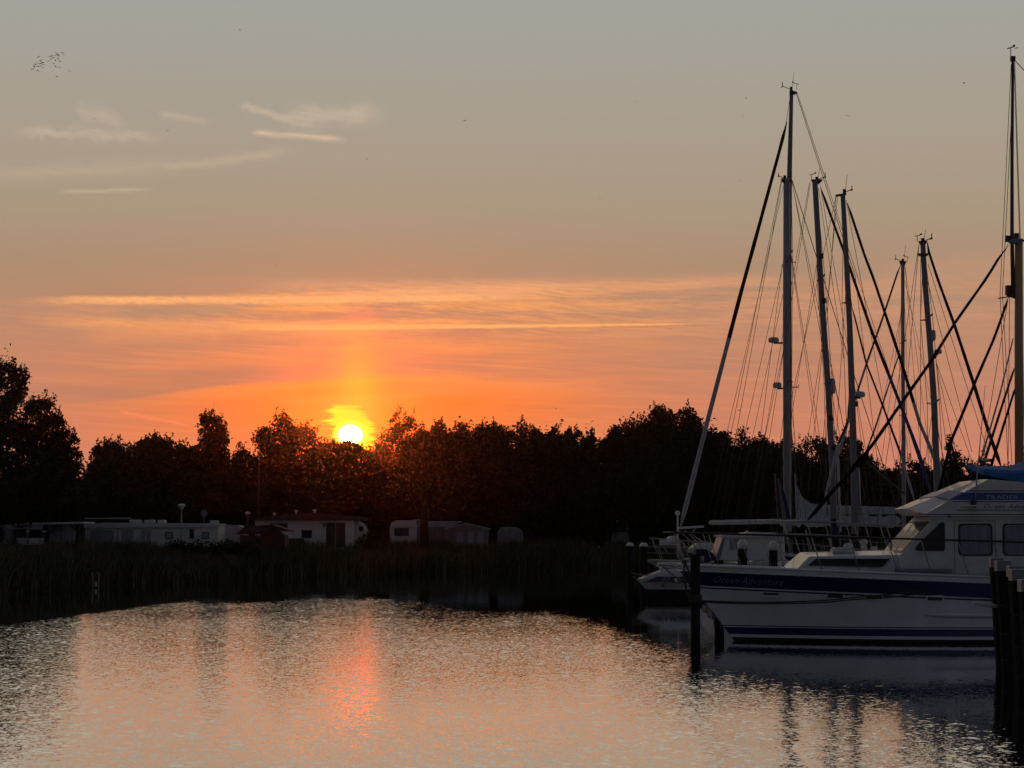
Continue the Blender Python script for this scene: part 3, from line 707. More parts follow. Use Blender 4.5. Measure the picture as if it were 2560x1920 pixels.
    caravan('white caravan with rounded corner peeping out behind the right end of the chalet', [(880, 1370), (880, 1303), (900, 1304), (911, 1311), (917, 1326), (918, 1370)], 188, 2.2, [(888, 1316, 908, 1328)])
    r = caravan('white caravan with dark rear window at the left of the awning', [(975, 1372), (974, 1318), (979, 1307), (990, 1303), (1040, 1303), (1042, 1316), (1040, 1372)], 188, 5.5, [(986, 1320, 1022, 1340)])
    MB().prism(P2([(974, 1319), (980, 1306), (991, 1301), (1041, 1301), (1041, 1316)], 187.8), 187.75, 187.97).build('front_panel', 'white', r)
    MB().prism(P2([(1026, 1301), (1050, 1298), (1058, 1301)], 190), 189, 192).build('roof_hatch', 'roofpale', r)
    Y = 189; r = thing('awning', (W(1130, 1340, Y).x, Y, GZ), 'grey caravan awning tent with pale ridge roof, right of the white caravan', 'awning')
    MB().prism(P2([(1043, 1316), (1048, 1302), (1105, 1303), (1155, 1303), (1120, 1318)], Y), Y+.2, Y+3).build('roof', 'tentwhite', r)
    MB().prism(P2([(1043, 1317), (1120, 1319), (1120, 1375), (1043, 1375)], Y), Y+.3, Y+2.8).build('side_wall', 'tent', r)
    MB().prism(P2([(1112, 1318), (1165, 1308), (1222, 1320), (1218, 1375), (1115, 1375)], Y-.5), Y-.5, Y+2.9).build('front_wall', 'tent', r)
    MB().prism(P2([(1110, 1320), (1165, 1307), (1225, 1321), (1225, 1324), (1165, 1310), (1110, 1323)], Y-.7), Y-.7, Y+3.0).build('roof_edge', 'tentwhite', r)
    for p0, p1 in ((1140, 1160), (1168, 1186), (1192, 1210)): wpx(r, p0, 1328, p1, 1360, Y-.5, frame='tent', pane='winpale')
    caravan('small rounded grey caravan standing alone right of the awning', [(1241, 1372), (1243, 1330), (1252, 1319), (1270, 1317), (1292, 1318), (1303, 1324), (1308, 1335), (1310, 1372)], 192, 2.2, (), 'tent')
    # half-hidden roofs further right
    caravan('pale caravan roof glimpsed under the trees left of the mooring posts', [(1515, 1372), (1517, 1302), (1530, 1299), (1560, 1301), (1572, 1304), (1573, 1372)], 207, 2.2, [(1520, 1306, 1566, 1330)], 'offwhite')
    caravan('pale vehicle behind leaves right of the two domed mooring posts', [(1636, 1372), (1640, 1304), (1662, 1297), (1692, 1297), (1700, 1310), (1700, 1372)], 212, 2.2, [(1645, 1308, 1690, 1325)], 'offwhite')
    Y = 214; r = thing('boathouse', (W(1840, 1300, Y).x, Y, GZ), 'dark low building with sloping roof behind the furled sails', 'boathouse')
    MB().prism(P2([(1790, 1296), (1890, 1296), (1890, 1370), (1790, 1370)], Y), Y, Y+6).build('wall', 'brownwood', r)
    MB().prism(P2([(1782, 1300), (1828, 1278), (1895, 1290), (1895, 1298)], Y-.5), Y-.5, Y+6.5).build('roof', 'roofdark', r)
    Y = 210; r = thing('harbour_office', (W(1915, 1300, Y).x, Y, GZ), 'house with dull red roof and white band between boathouse and tall mast', 'house')
    MB().prism(P2([(1893, 1290), (1990, 1290), (1990, 1370), (1893, 1370)], Y), Y, Y+6).build('wall', 'offwhite', r)
    MB().prism(P2([(1888, 1286), (1894, 1268), (1990, 1266), (1996, 1286)], Y-.5), Y-.5, Y+6.5).build('roof', 'roofred', r)
    wpx(r, 1900, 1300, 1930, 1325, Y)
    # swimming ladder at the reeds, stake
    Y = 127; a = W(237, 1467, Y); r = thing('swim_ladder', (a.x, Y, 0), 'small curved handrail ladder at the water with a white float, before the left reeds', 'ladder')
    for s in (-.12, .22): MB().tube([(a.x+s, Y, -.3), (a.x+s, Y, .75), (a.x+s-.06, Y+.1, .9), (a.x+s-.14, Y+.3, .85)], .025, 6).build('handrail', 'steel', r)
    for z in (.1, .4): MB().tube([(a.x-.12, Y, z), (a.x+.22, Y, z)], .02, 6).build('rung', 'steel', r)
    MB().box((a.x+.08, Y-.1, .22), (.10, .1, .22)).build('float', 'capwhite', r)
    Y = 166; a = W(841, 1408, Y); r = thing('wooden_stake', (a.x, Y, 0), 'thin stake with short crossbar standing in the water before the middle reeds', 'stake')
    MB().tube([(a.x, Y, -.5), (a.x, Y, a.z)], .04, 6).build('post', 'pile', r); MB().tube([(a.x-.65, Y, .75), (a.x+.1, Y, .75)], .03, 6).build('crossbar', 'pile', r)
    # lone trunk before the awning
    Y = 184; a = W(1063, 1372, Y); r = thing('broadleaf_tree', (a.x, Y, GZ), 'dark leaning tree with bare trunk in front of the white caravan', 'tree', 'trees beyond the far bank')
    MB().tube([(a.x, Y, GZ-.3), (a.x-.1, Y, GZ+3), (a.x, Y+1, GZ+6), (a.x+.3, Y+2, GZ+9)], [.42, .34, .25, .1], 9).build('trunk', 'bark', r)
    rng = np.random.default_rng(77); lob = [(a.x+rng.normal()*1.6, Y+1.5+rng.normal(), GZ+rng.uniform(4.8, 8.2), 1.1, 1.1, .9) for _ in range(16)]
    lv, mi = crown_np(lob, 9000, .16, rng); b = np.arange(len(lv))[:, None]*4
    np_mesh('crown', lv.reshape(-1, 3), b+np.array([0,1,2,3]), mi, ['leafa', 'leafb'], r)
    # hedges on the bank
    for k, (p0, p1, top, Yh, lb) in enumerate(((-40, 42, 1342, 147, 'rounded dark hedge at the left edge on the bank'), (418, 640, 1350, 152, 'low clipped hedge in front of the right end of the mobile home'), (905, 965, 1325, 178, 'shaggy bush between the chalet and the white caravan'))):
        a, b_ = W(p0, top, Yh), W(p1, top, Yh); rng = np.random.default_rng(k); r = thing('hedge', ((a.x+b_.x)/2, Yh, GZ-.3), lb, 'hedge')
        n = max(3, int((b_.x-a.x)/.6)); lob = [(a.x+(b_.x-a.x)*(i+.5)/n, Yh, (GZ+a.z)/2-.15, .75, .8, (a.z-GZ)/2+.25*rng.random()) for i in range(n)]
        lv, mi = crown_np(lob, n*900, .09, rng); b2 = np.arange(len(lv))[:, None]*4
        MB().tube([(a.x+.2, Yh, GZ-.1), (b_.x-.2, Yh, GZ-.1)], .08, 5).build('stems', 'bark', r)
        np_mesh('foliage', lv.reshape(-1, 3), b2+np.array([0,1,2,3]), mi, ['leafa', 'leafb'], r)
park()

# ---------------------------------------------------------------- writing
def text_part(name, s, size, loc, material, parent, shear=0.0, sx=1.0, thick=0.004, space=1.0, small_caps=None):
    cu = bpy.data.curves.new(name, 'FONT'); cu.body = s; cu.size = size; cu.shear = shear; cu.extrude = thick; cu.space_character = space
    cu.resolution_u = 3
    o = bpy.data.objects.new(name, cu); COL.objects.link(o)
    bpy.context.view_layer.update(); dg = bpy.context.evaluated_depsgraph_get()
    me = bpy.data.meshes.new_from_object(o.evaluated_get(dg)); bpy.data.objects.remove(o); bpy.data.curves.remove(cu)
    off = parent_loc(parent)
    for v in me.vertices:
        x, y, z = v.co; v.co = (loc[0]+x*sx-off[0], loc[1]-z-off[1], loc[2]+y-off[2])
    me.materials.clear(); me.materials.append(M[material]); me.name = name
    ob = bpy.data.objects.new(name, me); COL.objects.link(ob); ob.parent = parent
    return ob

# ---------------------------------------------------------------- hulls
def hull(root, x0, dirn, L, yc, zs, hb, rows, stem=1.6, wl=0.85, mats=('white',), name='hull', tail=0.75, flare=1.6, nS=26, deck=None, flat=False):
    """x0: bow tip; dirn +1 = bow at the left; zs(s) sheer height; rows = [(kind, value, material index)]"""
    S = [L*((i/nS)**1.25) for i in range(nS+1)]; mb = MB(); grid = {}
    for side in (-1, 1):
        for i, s in enumerate(S):
            z0 = zs(s)
            for j, (k, v, mi) in enumerate(rows):
                z = z0-v if k == 'r' else v
                t = max(0.0, min(1.0, z/z0)); fwd = stem*(1-t)**0.9+(0.35*(-z) if z < 0 else 0)
                u = s/L; xx = fwd+(L-fwd)*u
                q = min(1, u/0.5); top = hb*(1-(1-q)**2)**0.72
                qb = min(1, u/0.6); bot = hb*wl*(1-(1-qb)**2.0)**1.15
                w = bot+(top-bot)*t**flare
                if z < 0: w *= max(0.25, 1+z*0.7)
                w *= 1-(1-tail)*max(0, (u-.5)/.5)**2
                grid[side, i, j] = len(mb.v); mb.v.append((x0+dirn*xx, yc+side*max(w, .015), z))
    nj = len(rows)
    for side in (-1, 1):
        for i in range(nS):
            for j in range(nj-1):
                a, b, c, d = grid[side, i, j], grid[side, i+1, j], grid[side, i+1, j+1], grid[side, i, j+1]
                mb.f.append((a, b, c, d) if side*dirn > 0 else (d, c, b, a)); mb.m.append(rows[j][2]); mb.sm.append(True)
    for j in range(nj-1):
        mb.f.append((grid[-1, nS, j], grid[1, nS, j], grid[1, nS, j+1], grid[-1, nS, j+1])); mb.m.append(rows[j][2]); mb.sm.append(False)
    for i in range(nS):
        mb.f.append((grid[-1, i, 0], grid[-1, i+1, 0], grid[1, i+1, 0], grid[1, i, 0])); mb.m.append(rows[0][2]); mb.sm.append(False)
    h = mb.build(name, mats, root)
    if deck:
        db = MB(); 
        for side in (-1, 1):
            for i, s in enumerate(S):
                p = mb.v[grid[side, i, 0]]; db.v.append((p[0]+dirn*(.14 if i == 0 else 0), yc+(p[1]-yc)*.93, p[2]+.012))
        for i in range(1, nS): db.f.append((i, i+1, nS+2+i, nS+1+i)); db.m.append(0); db.sm.append(False)
        db.build('deck', deck, root)
    return mb

def c1(x, y): return 1560+x*0.45208, 1120+y*0.45208
def Q(cx, cy, Y): return W(*c1(cx, cy), Y)
def Q2(pts, Y): return P2(pts, Y, c1)
def rrect(x0, z0, x1, z1, r, n=4):
    o = []
    for cx, cz, a0 in ((x1-r, z1-r, 0), (x0+r, z1-r, 90), (x0+r, z0+r, 180), (x1-r, z0+r, 270)):
        for k in range(n+1):
            a = math.radians(a0+90*k/n); o.append((cx+r*math.cos(a), cz+r*math.sin(a)))
    return o
def round_window(root, outline, Y, fw=.045, curtain=True, name='window'):
    """window in the port side: outline (x,z) list; frame ring, curtain and glass proud of the wall"""
    cx = sum(p[0] for p in outline)/len(outline); cz = sum(p[1] for p in outline)/len(outline)
    hw = max(p[0] for p in outline)-min(p[0] for p in outline); k = 1-2*fw/hw
    inn = [(cx+(p[0]-cx)*k, cz+(p[1]-cz)*k) for p in outline]; n = len(outline); mb = MB()
    vs = [(p[0], Y-.03, p[1]) for p in outline]+[(p[0], Y-.03, p[1]) for p in inn]+[(p[0], Y+.005, p[1]) for p in outline]+[(p[0], Y+.005, p[1]) for p in inn]
    fs = []
    for i in range(n):
        j = (i+1) % n; fs += [(i, j, n+j, n+i), (i, 2*n+i, 2*n+j, j), (n+i, n+j, 3*n+j, 3*n+i)]
    mb.add(vs, fs); f = mb.build(name, 'black', root)
    if curtain:
        x0, x1 = min(p[0] for p in inn), max(p[0] for p in inn); z0, z1 = min(p[1] for p in inn), max(p[1] for p in inn)
        cb = MB(); N = 44; rg = random.Random(int(cx*10)); ph = rg.random()*6
        vs = []
        for i in range(N+1):
            x = x0+(x1-x0)*i/N; y = Y-.012+.007*math.sin(i*1.15+ph+1.5*math.sin(i*.37)); vs += [(x, y, z0+.01), (x, y, z1-.01)]
        cb.add(vs, [(2*i, 2*i+2, 2*i+3, 2*i+1) for i in range(N)], 0, True); cb.build('curtain', 'curtain', f)
    else:
        MB().prism(inn, Y-.012, Y-.004).build('glass', 'glass', f)
    return f

def motor_yacht():
    yc = 63.2; r = thing('motor_yacht', (4.62, yc, 0), 'large white motor yacht with navy band, flybridge under blue canvas and two curtained side windows', 'motor yacht')
    zs = lambda s: 2.19-0.038*s
    rows = [('r', 0, 0), ('r', .15, 0), ('r', .17, 1), ('r', .59, 1), ('r', .595, 0), ('r', .635, 0), ('r', .64, 1), ('r', .675, 1), ('r', .68, 0),
            ('z', 1.0, 0), ('z', .7, 0), ('z', .46, 0), ('z', .455, 1), ('z', .43, 1), ('z', .425, 0), ('z', .405, 0), ('z', .40, 1), ('z', .20, 1), ('z', .195, 0), ('z', .115, 0), ('z', .11, 2), ('z', 0, 2), ('z', -.5, 2)]
    mb = hull(r, 4.62, 1, 12.8, yc, zs, 2.1, rows, 1.75, .84, ('white', 'navy', 'antifoul'), deck='teak', tail=.9)
    # the rubbing rail stands a little proud
    def side(s, z, out=0.0):
        """port side surface point at distance s along and height z"""
        L = 12.8; z0 = zs(s); t = max(0, min(1, z/z0)); fwd = 1.75*(1-t)**.9; u = s/L
        q = min(1, u/.5); top = 2.1*(1-(1-q)**2)**.72; qb = min(1, u/.6); bot = 2.1*.84*(1-(1-qb)**2)**1.15
        w = bot+(top-bot)*t**1.6; w *= 1-.1*max(0, (u-.5)/.5)**2
        return Vector((4.62+fwd+(L-fwd)*u, yc-w-out, z))
    for off, rad, nm, mt in ((.16, .03, 'rubbing_rail', 'white'), (.0, .035, 'toe_rail', 'white'), (.615, .018, 'rubbing_strip', 'white')):
        for sg in (-1, 1):
            pts = [side(12.8*(i/30)**1.2, zs(12.8*(i/30)**1.2)-off, .012) for i in range(31)]
            if sg > 0: pts = [Vector((p.x, 2*yc-p.y, p.z)) for p in pts]
            MB().tube(pts, rad, 6).build(nm, mt, r)
    # bow platform and anchor
    tip = Vector((4.62, yc, 2.19))
    MB().box((tip.x+.05, yc, 2.20), (.95, .42, .07)).build('bow_platform', 'white', r, bevel=.02)
    MB().tube([(tip.x-.36, yc-.18, 2.17), (tip.x-.42, yc, 2.16), (tip.x-.36, yc+.18, 2.17)], .03, 8).build('bow_roller', 'steel', r)
    an = MB(); an.tube([(tip.x-.30, yc, 2.12), (tip.x+.22, yc, 1.72)], .03, 6); an.tube([(tip.x+.1, yc-.22, 1.75), (tip.x+.22, yc, 1.66), (tip.x+.1, yc+.22, 1.75)], .035, 6); an.build('anchor', 'steel', r)
    MB().box((tip.x+.35, yc-.05, 2.27), (.22, .2, .1)).tube([(tip.x+.8, yc, 2.2), (tip.x+.8, yc, 2.42)], .1, 10).build('windlass', 'zinc', r)
    # rails
    def rz(s): return 3.105-.0285*s
    L = 12.8
    top = []
    for i in range(31):
        s = .05+L*(i/30)**1.2; p = side(s, zs(s), -.06); top.append(Vector((p.x-.25+.03*min(s, 3), min(p.y+.0, yc-.12), rz(s))))
    mir = lambda p: Vector((p.x, 2*yc-p.y, p.z))
    MB().tube(top, .03, 7).build('handrail', 'darkrail', r); MB().tube([mir(p) for p in top], .025, 7).build('handrail', 'darkrail', r)
    MB().tube([top[0], Vector((top[0].x-.05, yc, top[0].z)), mir(top[0])], .02, 7).build('handrail', 'steel', r)
    sx = [.35, 1.25, 2.1, 3.03, 4.05, 5.07, 6.13, 7.07, 8.1, 9.1, 10.2, 11.4]
    for s in sx:
        p = side(s, zs(s), -.09); ix = p.x-.30-.0*s; t0 = min(top, key=lambda q: abs(q.x-ix)) if s > .5 else top[1]
        k = [q for q in range(len(top)-1) if top[q].x <= ix <= top[q+1].x]
        if k: a, b = top[k[0]], top[k[0]+1]; f = (ix-a.x)/(b.x-a.x); t0 = a+(b-a)*f
        for m in (lambda v: v, mir): MB().tube([m(p), m(t0)], .014, 6).build('stanchion', 'steel', r)
    # trunk cabin
    Yn = yc-1.25; z = 2.1
    b0 = Q(955, 648, Yn); t0 = Q(1025, 600, Yn+.15); xr = Q(1560, 590, Yn).x
    vs = []; 
    for sg in (-1, 1):
        vs += [(b0.x, yc+sg*1.3, zs(2.9)-.02), (xr, yc+sg*1.35, zs(6.2)-.04), (xr, yc+sg*1.2, t0.z+.05), (t0.x, yc+sg*1.12, t0.z)]
    vs += [(b0.x-.28, yc, zs(2.6)-.02), (t0.x-.12, yc, t0.z+.11), (xr, yc, t0.z+.17)]
    fs = [(0,1,2,3), (4,7,6,5), (0,3,9,8), (8,9,7,4), (3,2,10,9), (9,10,6,7), (1,5,6,10,2)]
    cab = MB().add(vs, fs).build('trunk_cabin', 'white', r, bevel=.03)
    wd = [(1015, 650), (1062, 612), (1470, 612), (1425, 656)]
    q = Q2(wd, Yn); wp = []
    def ys(z): f = (z-(zs(4)-.02))/(t0.z-zs(4)); return yc-1.30+.15*f-.03
    vs = [(p[0], ys(p[1])-.012-.09*(p[0]-q[0][0])/(q[2][0]-q[0][0]), p[1]) for p in q]+[(p[0], ys(p[1])+.05, p[1]) for p in q]
    MB().add(vs, [(0,1,2,3), (0,4,5,1), (1,5,6,2), (2,6,7,3), (3,7,4,0)]).build('window', 'glass', r)
    # fore hatch
    h0 = Q(1160, 575, yc-.3); h1 = Q(1262, 575, yc-.3)
    MB().box(((h0.x+h1.x)/2, yc-.2, t0.z+.15), (h1.x-h0.x+.1, .62, .10)).build('hatch_base', 'offwhite', r)
    MB().box(((h0.x+h1.x)/2, yc-.2, t0.z+.225), (h1.x-h0.x, .56, .05)).build('fore_hatch', 'capwhite', r, bevel=.01)
    # wheelhouse
    hbw = 1.65; Yw = yc-hbw; Yf = yc+hbw
    prof = Q2([(1528, 592), (1725, 372), (2900, 372), (2900, 715), (1528, 700)], Yw)
    MB().prism(prof, Yw, Yf).build('wheelhouse', 'offwhite', r)
    # windscreen: three raked panes
    a = Q(1528, 592, Yw); b = Q(1725, 372, Yw); ax = Vector((a.x, 0, a.z)); bx = Vector((b.x, 0, b.z)); nrm = Vector((-(b.z-a.z), 0, b.x-a.x)).normalized()
    for k in range(3):
        y0 = Yw+.10+k*1.05; y1 = y0+.98
        def pt(f, y, o): v = ax+(bx-ax)*f+nrm*o; return (v.x, y, v.z)
        def slab(f0, f1, ya, yb, o0, o1): return [pt(f0, ya, o0), pt(f0, yb, o0), pt(f1, yb, o0), pt(f1, ya, o0), pt(f0, ya, o1), pt(f0, yb, o1), pt(f1, yb, o1), pt(f1, ya, o1)]
        fc = [(0,1,2,3), (4,7,6,5), (0,4,5,1), (1,5,6,2), (2,6,7,3), (3,7,4,0)]
        fr = MB().add(slab(.06, .84, y0, y1, .0, .02), fc).build('windscreen', 'black', r)
        MB().add(slab(.10, .80, y0+.05, y1-.05, .0, .026), fc).build('pane', 'glass', fr)
        p0, p1 = Vector(pt(.15, y0+.45, .05)), Vector(pt(.62, y0+.55, .05)); MB().tube([p0, p1], .012, 5).build('wiper', 'black', fr)
    # side windows
    q = Q2([(1608, 556), (1618, 540), (1748, 414), (1762, 408), (1773, 418), (1773, 560), (1766, 570), (1622, 568)], Yw); round_window(r, q, Yw, .06, False, 'side_window')
    for x0, x1 in ((1850, 2036), (2095, 2310), (2375, 2600), (2650, 2850)):
        p, s = Q(x0, 596, Yw), Q(x1, 418, Yw); round_window(r, rrect(p.x, p.z, s.x, s.z, .1), Yw, .05)
    for x in (1830, 2055): p, s = Q(x, 690, Yw), Q(x, 405, Yw); MB().box((p.x, Yw-.004, (p.z+s.z)/2), (.014, .012, s.z-p.z)).build('door_seam', 'letterdark', r)
    p, s = Q(1830, 403, Yw), Q(2055, 403, Yw); MB().box(((p.x+s.x)/2, Yw-.004, p.z), (s.x-p.x-.02, .012, .014)).build('door_seam', 'letterdark', r)
    p = Q(1797, 376, Yw); MB().box((p.x, Yw-.05, p.z), (.08, .1, .06)).build('navigation_lamp', 'black', r)
    # side deck locker edge
    p, s = Q(1500, 672, Yw-.1), Q(1815, 682, Yw-.1); MB().box(((p.x+s.x)/2, Yw-.09, (p.z+s.z)/2), (s.x-p.x, .14, .09)).build('deck_step', 'zinc', r)
    # flybridge
    hbf = 1.88; Yn = yc-hbf; Yr = yc+hbf
    A, B, Cc = (1665, 364), (2015, 172), (2120, 182)
    prof = Q2([A, B, (2300, 196), (2950, 205), (2950, 366)], Yn)
    # the brow narrows towards its tip
    vs = []; n = len(prof)
    fl = MB(); fl.prism(prof, Yn, Yr).build('flybridge', 'offwhite', r)
    tA = Vector((prof[0][0], Yn, prof[0][1])); tB = Vector((prof[1][0], Yn, prof[1][1]))
    # raked front face: pale wedge stretching forward of the side
    f0 = (tA.x-.36, yc-1.0, tA.z+.16); f1 = (tA.x-.36, yc+1.0, tA.z+.16)
    g0 = (tB.x-.16, yc-1.35, tB.z+.0); g1 = (tB.x-.16, yc+1.35, tB.z+.0)
    MB().add([tuple(tA), f0, f1, (tA.x, Yr, tA.z), tuple(tB), g0, g1, (tB.x, Yr, tB.z)], [(0,4,5,1), (1,5,6,2), (2,6,7,3), (4,7,6,5), (0,1,2,3), (0,3,7,4)]).build('brow', 'white', r)
    # blue stripe on the side and round the rake
    def lerp(p, q, f): return tuple(p[i]+(q[i]-p[i])*f for i in range(3))
    fa, fb = .40, .61
    sx = Q(2950, 250, Yn).x
    zA, zB = lerp(tA, tB, fa), lerp(tA, tB, fb)
    MB().prism([(zA[0]+.02, zA[2]), (sx, zA[2]), (sx, zB[2]), (zB[0]+.02, zB[2])], Yn-.012, Yn+.01).build('side_stripe', 'bluestripe', r)
    for dz in (-.05, .05):
        zz = (zA[2]+dz) if dz < 0 else (zB[2]+dz); xx = zA[0] if dz < 0 else zB[0]
        MB().prism([(xx+.06, zz-.012), (sx, zz-.012), (sx, zz+.012), (xx+.06, zz+.012)], Yn-.012, Yn+.01).build('side_stripe', 'bluestripe', r)
    h0, h1 = lerp(f0, g0, fa), lerp(f0, g0, fb); m0, m1 = lerp(f1, g1, fa), lerp(f1, g1, fb)
    up = Vector((-.02, -.012, .02))
    for (pa, pb, pc, pd) in ((zA, h0, h1, zB), (h0, m0, m1, h1)):
        top_ = [Vector(p)+up for p in (pa, pb, pc, pd)]; bot_ = [Vector(p)-up*.5 for p in (pa, pb, pc, pd)]
        MB().add(top_+bot_, [(0,1,2,3), (4,7,6,5), (0,4,5,1), (1,5,6,2), (2,6,7,3), (3,7,4,0)]).build('brow_stripe', 'bluestripe', r)
    # mouldings, horn, writing
    for y_, x0, x1 in ((343, 1840, 2950), (372, 1560, 2950)):
        p, s = Q(x0, y_, Yn), Q(x1, y_, Yn); MB().box(((p.x+s.x)/2, Yn-.015, p.z), (s.x-p.x, .05, .022)).build('moulding', 'tent' if y_ < 350 else 'white', r)
    p, s = Q(1865, 319, Yn), Q(1955, 319, Yn); MB().box(((p.x+s.x)/2, Yn-.08, p.z), (s.x-p.x, .16, .03)).build('lamp_shelf', 'white', r)
    p = Q(1930, 303, Yn); MB().box((p.x, Yn-.07, p.z+.005), (.13, .12, .13)).build('side_lamp', 'black', r)
    p = Q(1998, 284, Yn); text_part('lettering', 'TRADER', .155, (p.x, Yn-.016, p.z+.005), 'letterwhite', r, 0, 1.55, space=1.05)
    p = Q(1985, 334, Yn); text_part('lettering', 'Ocean Adventure', .17, (p.x, Yn-.004, p.z), 'letterdark', r, .35, 1.25, space=1.1)
    s_ = 1.36+.0
    ta, tb = Q(512, 752, yc-1.35), Q(895, 757, yc-1.9)
    # the name follows the flare of the bow: each letter its own place on the band
    nm = 'Ocean Adventure'; x = ta.x; tot = tb.x-ta.x
    cu = text_part('ship_name', nm, .27, (0, 0, 0), 'lettering', r, .4, 1.0, .003, 1.12)
    xs = [v.co.x for v in cu.data.vertices]; k = tot/(max(xs)-min(xs)); x_off = min(xs); off = parent_loc(r)
    for v in cu.data.vertices:
        xx = ta.x+(v.co.x-x_off)*k; zz = zs(xx-4.9)-.48+(v.co.z+off[2])*1.0; dep = -(v.co.y+off[1])
        lo, hi = 0.0, 12.0
        for _ in range(30):
            mid = (lo+hi)/2
            if side(mid, zz).x < xx: lo = mid
            else: hi = mid
        v.co = Vector((xx, side(lo, zz).y-.006-dep*1.0, zz))-off
    # canvas over the flybridge
    zt = tB.z; xs_ = [Q(1890, 100, yc).x, Q(1950, 100, yc).x, Q(2100, 100, yc).x, Q(2170, 80, yc).x, Q(2300, 100, yc).x, Q(2600, 95, yc).x, Q(2950, 110, yc).x]
    zr_ = [Q(0, 92, yc).z, Q(0, 100, yc).z, Q(0, 98, yc).z, Q(0, 74, yc).z, Q(0, 100, yc).z, Q(0, 90, yc).z, Q(0, 110, yc).z]
    hw_ = [.12, .9, 1.45, 1.55, 1.6, 1.6, 1.5]
    zl_ = [Q(0, 104, yc).z, Q(0, 150, yc-1).z, Q(0, 182, yc-1.5).z, Q(0, 190, yc-1.5).z, Q(0, 199, yc-1.6).z, Q(0, 206, yc-1.6).z, Q(0, 208, yc-1.6).z]
    vs = []; 
    for x, zr, hw, zl in zip(xs_, zr_, hw_, zl_):
        sh = zl+(zr-zl)*.55
        for yy, zz in ((-1, zl), (-1.04, sh-.06), (-.93, sh+.03), (-.5, sh+(zr-sh)*.55-.02), (0, zr), (.5, sh+(zr-sh)*.55-.02), (.93, sh+.03), (1.04, sh-.06), (1, zl)):
            vs.append((x+.18*(1-abs(yy)), yc+yy*hw, zz))
    fs = [(i*9+j, i*9+j+1, (i+1)*9+j+1, (i+1)*9+j) for i in range(6) for j in range(8)]+[tuple(range(8, -1, -1)), tuple(range(54, 63))]
    MB().add(vs, fs, 0, False).build('canvas_cover', 'canvasblue', r)
    p = W(2438, 1245, Yn-.1); t = W(2463, 963, Yn-.1); MB().tube([p, p+(t-p)*.35, t], [.022, .016, .006], 6).build('antenna', 'plastic', r)
    MB().tube([p+Vector((0, 0, -.05)), p+Vector((.0, .1, -.25))], .04, 6).build('antenna_foot', 'zinc', r)
    # hawse slots and side details in the hull
    for cx, cyy, dk in ((835, 815, 0), (1180, 820, 1), (1388, 825, 1), (1722, 832, 1)):
        p = Q(cx, cyy, yc-2.0); x, zz = p.x, p.z
        lo, hi = 0, 12.
        for _ in range(30):
            mid = (lo+hi)/2
            if side(mid, zz).x < x: lo = mid
            else: hi = mid
        y = side(lo, zz).y; o = rrect(x-.25, zz-.085, x+.25, zz+.085, .05)
        sk = (side(lo+.3, zz).y-side(lo-.3, zz).y)/.6
        mb = MB(); mb.add([(p_[0], y-.022+(p_[0]-x)*sk, p_[1]) for p_ in o]+[(p_[0], y+.03+(p_[0]-x)*sk, p_[1]) for p_ in o], [tuple(range(len(o)))]+[(i, (i+1) % len(o), (i+1) % len(o)+len(o), i+len(o)) for i in range(len(o))])
        f = mb.build('hawse_slot', 'offwhite', r)
        o = rrect(x-.21, zz-.02 if not dk else zz-.055, x+.21, zz+.055, .03)
        MB().add([(p_[0], y-.028+(p_[0]-x)*sk, p_[1]) for p_ in o]+[(p_[0], y+.01+(p_[0]-x)*sk, p_[1]) for p_ in o], [tuple(range(len(o)))]+[(i, (i+1) % len(o), (i+1) % len(o)+len(o), i+len(o)) for i in range(len(o))]).build('slot_opening', 'black', f)
    p, s = Q(1668, 921, yc-1.95), Q(2700, 935, yc-1.95)
    pts = []
    for i in range(12):
        x = p.x+(s.x-p.x)*i/11; zz = p.z+(s.z-p.z)*i/11; lo, hi = 0, 12.8
        for _ in range(30):
            mid = (lo+hi)/2
            if side(mid, zz).x < x: lo = mid
            else: hi = mid
        pts.append((x, side(lo, zz).y-.05, zz))
    MB().tube(pts, [.02]+[.07]*11, 6, 0, True, .7).build('spray_rail', 'white', r)
    p, s = Q(1935, 838, yc-2.0), Q(2300, 842, yc-2.0); MB().box(((p.x+s.x)/2, yc-2.06, p.z), (s.x-p.x, .05, .03)).build('rubbing_strip', 'letterdark', r)
    return side
side = motor_yacht()

# ---------------------------------------------------------------- sailing yachts and other craft among the berths
def roll(root, pts, Y, wpx_, mtop='saildark', mlow='sail', split=None, name='furled_headsail'):
    """a furled sail on its stay: pixel points from top to bottom at depth Y (or (px,py,Y) points)"""
    P = [W(p[0], p[1], p[2] if len(p) > 2 else Y) for p in pts]
    D = []; n = 26
    seg = [0]
    for a, b in zip(P, P[1:]): seg.append(seg[-1]+(b-a).length)
    rg = random.Random(int(pts[0][0])); mb = MB()
    R = []
    for i in range(n+1):
        d = seg[-1]*i/n; k = max(j for j in range(len(seg)-1) if seg[j] <= d+1e-6); f = (d-seg[k])/(seg[k+1]-seg[k])
        D.append(P[k]+(P[k+1]-P[k])*f)
        f = i/n; prof = 0.22 if f < .035 else (0.85 if f < .10 else .80+.45*f)*(1+rg.uniform(-.07, .07))
        if f > .97: prof = .45
        R.append(max(.012, wpx_*.42*Y/F*prof))
    ks = n if split is None else int(n*split)
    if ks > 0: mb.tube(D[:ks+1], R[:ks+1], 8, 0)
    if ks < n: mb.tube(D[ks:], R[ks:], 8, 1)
    return mb.build(name, [mtop, mlow], root)
def mast(root, pts, Y, w0, w1, material='alu', crosstree=0.0, name='mast'):
    """pts top to bottom"""
    P = [W(p[0], p[1], Y) for p in pts]; n = len(P)
    R = [(w0+(w1-w0)*i/(n-1))*.5*Y/F for i in range(n)]
    m = MB().tube(P, R, 10).build(name, material, root)
    t = P[0]; d = (P[-1]-P[0]).normalized()
    return m
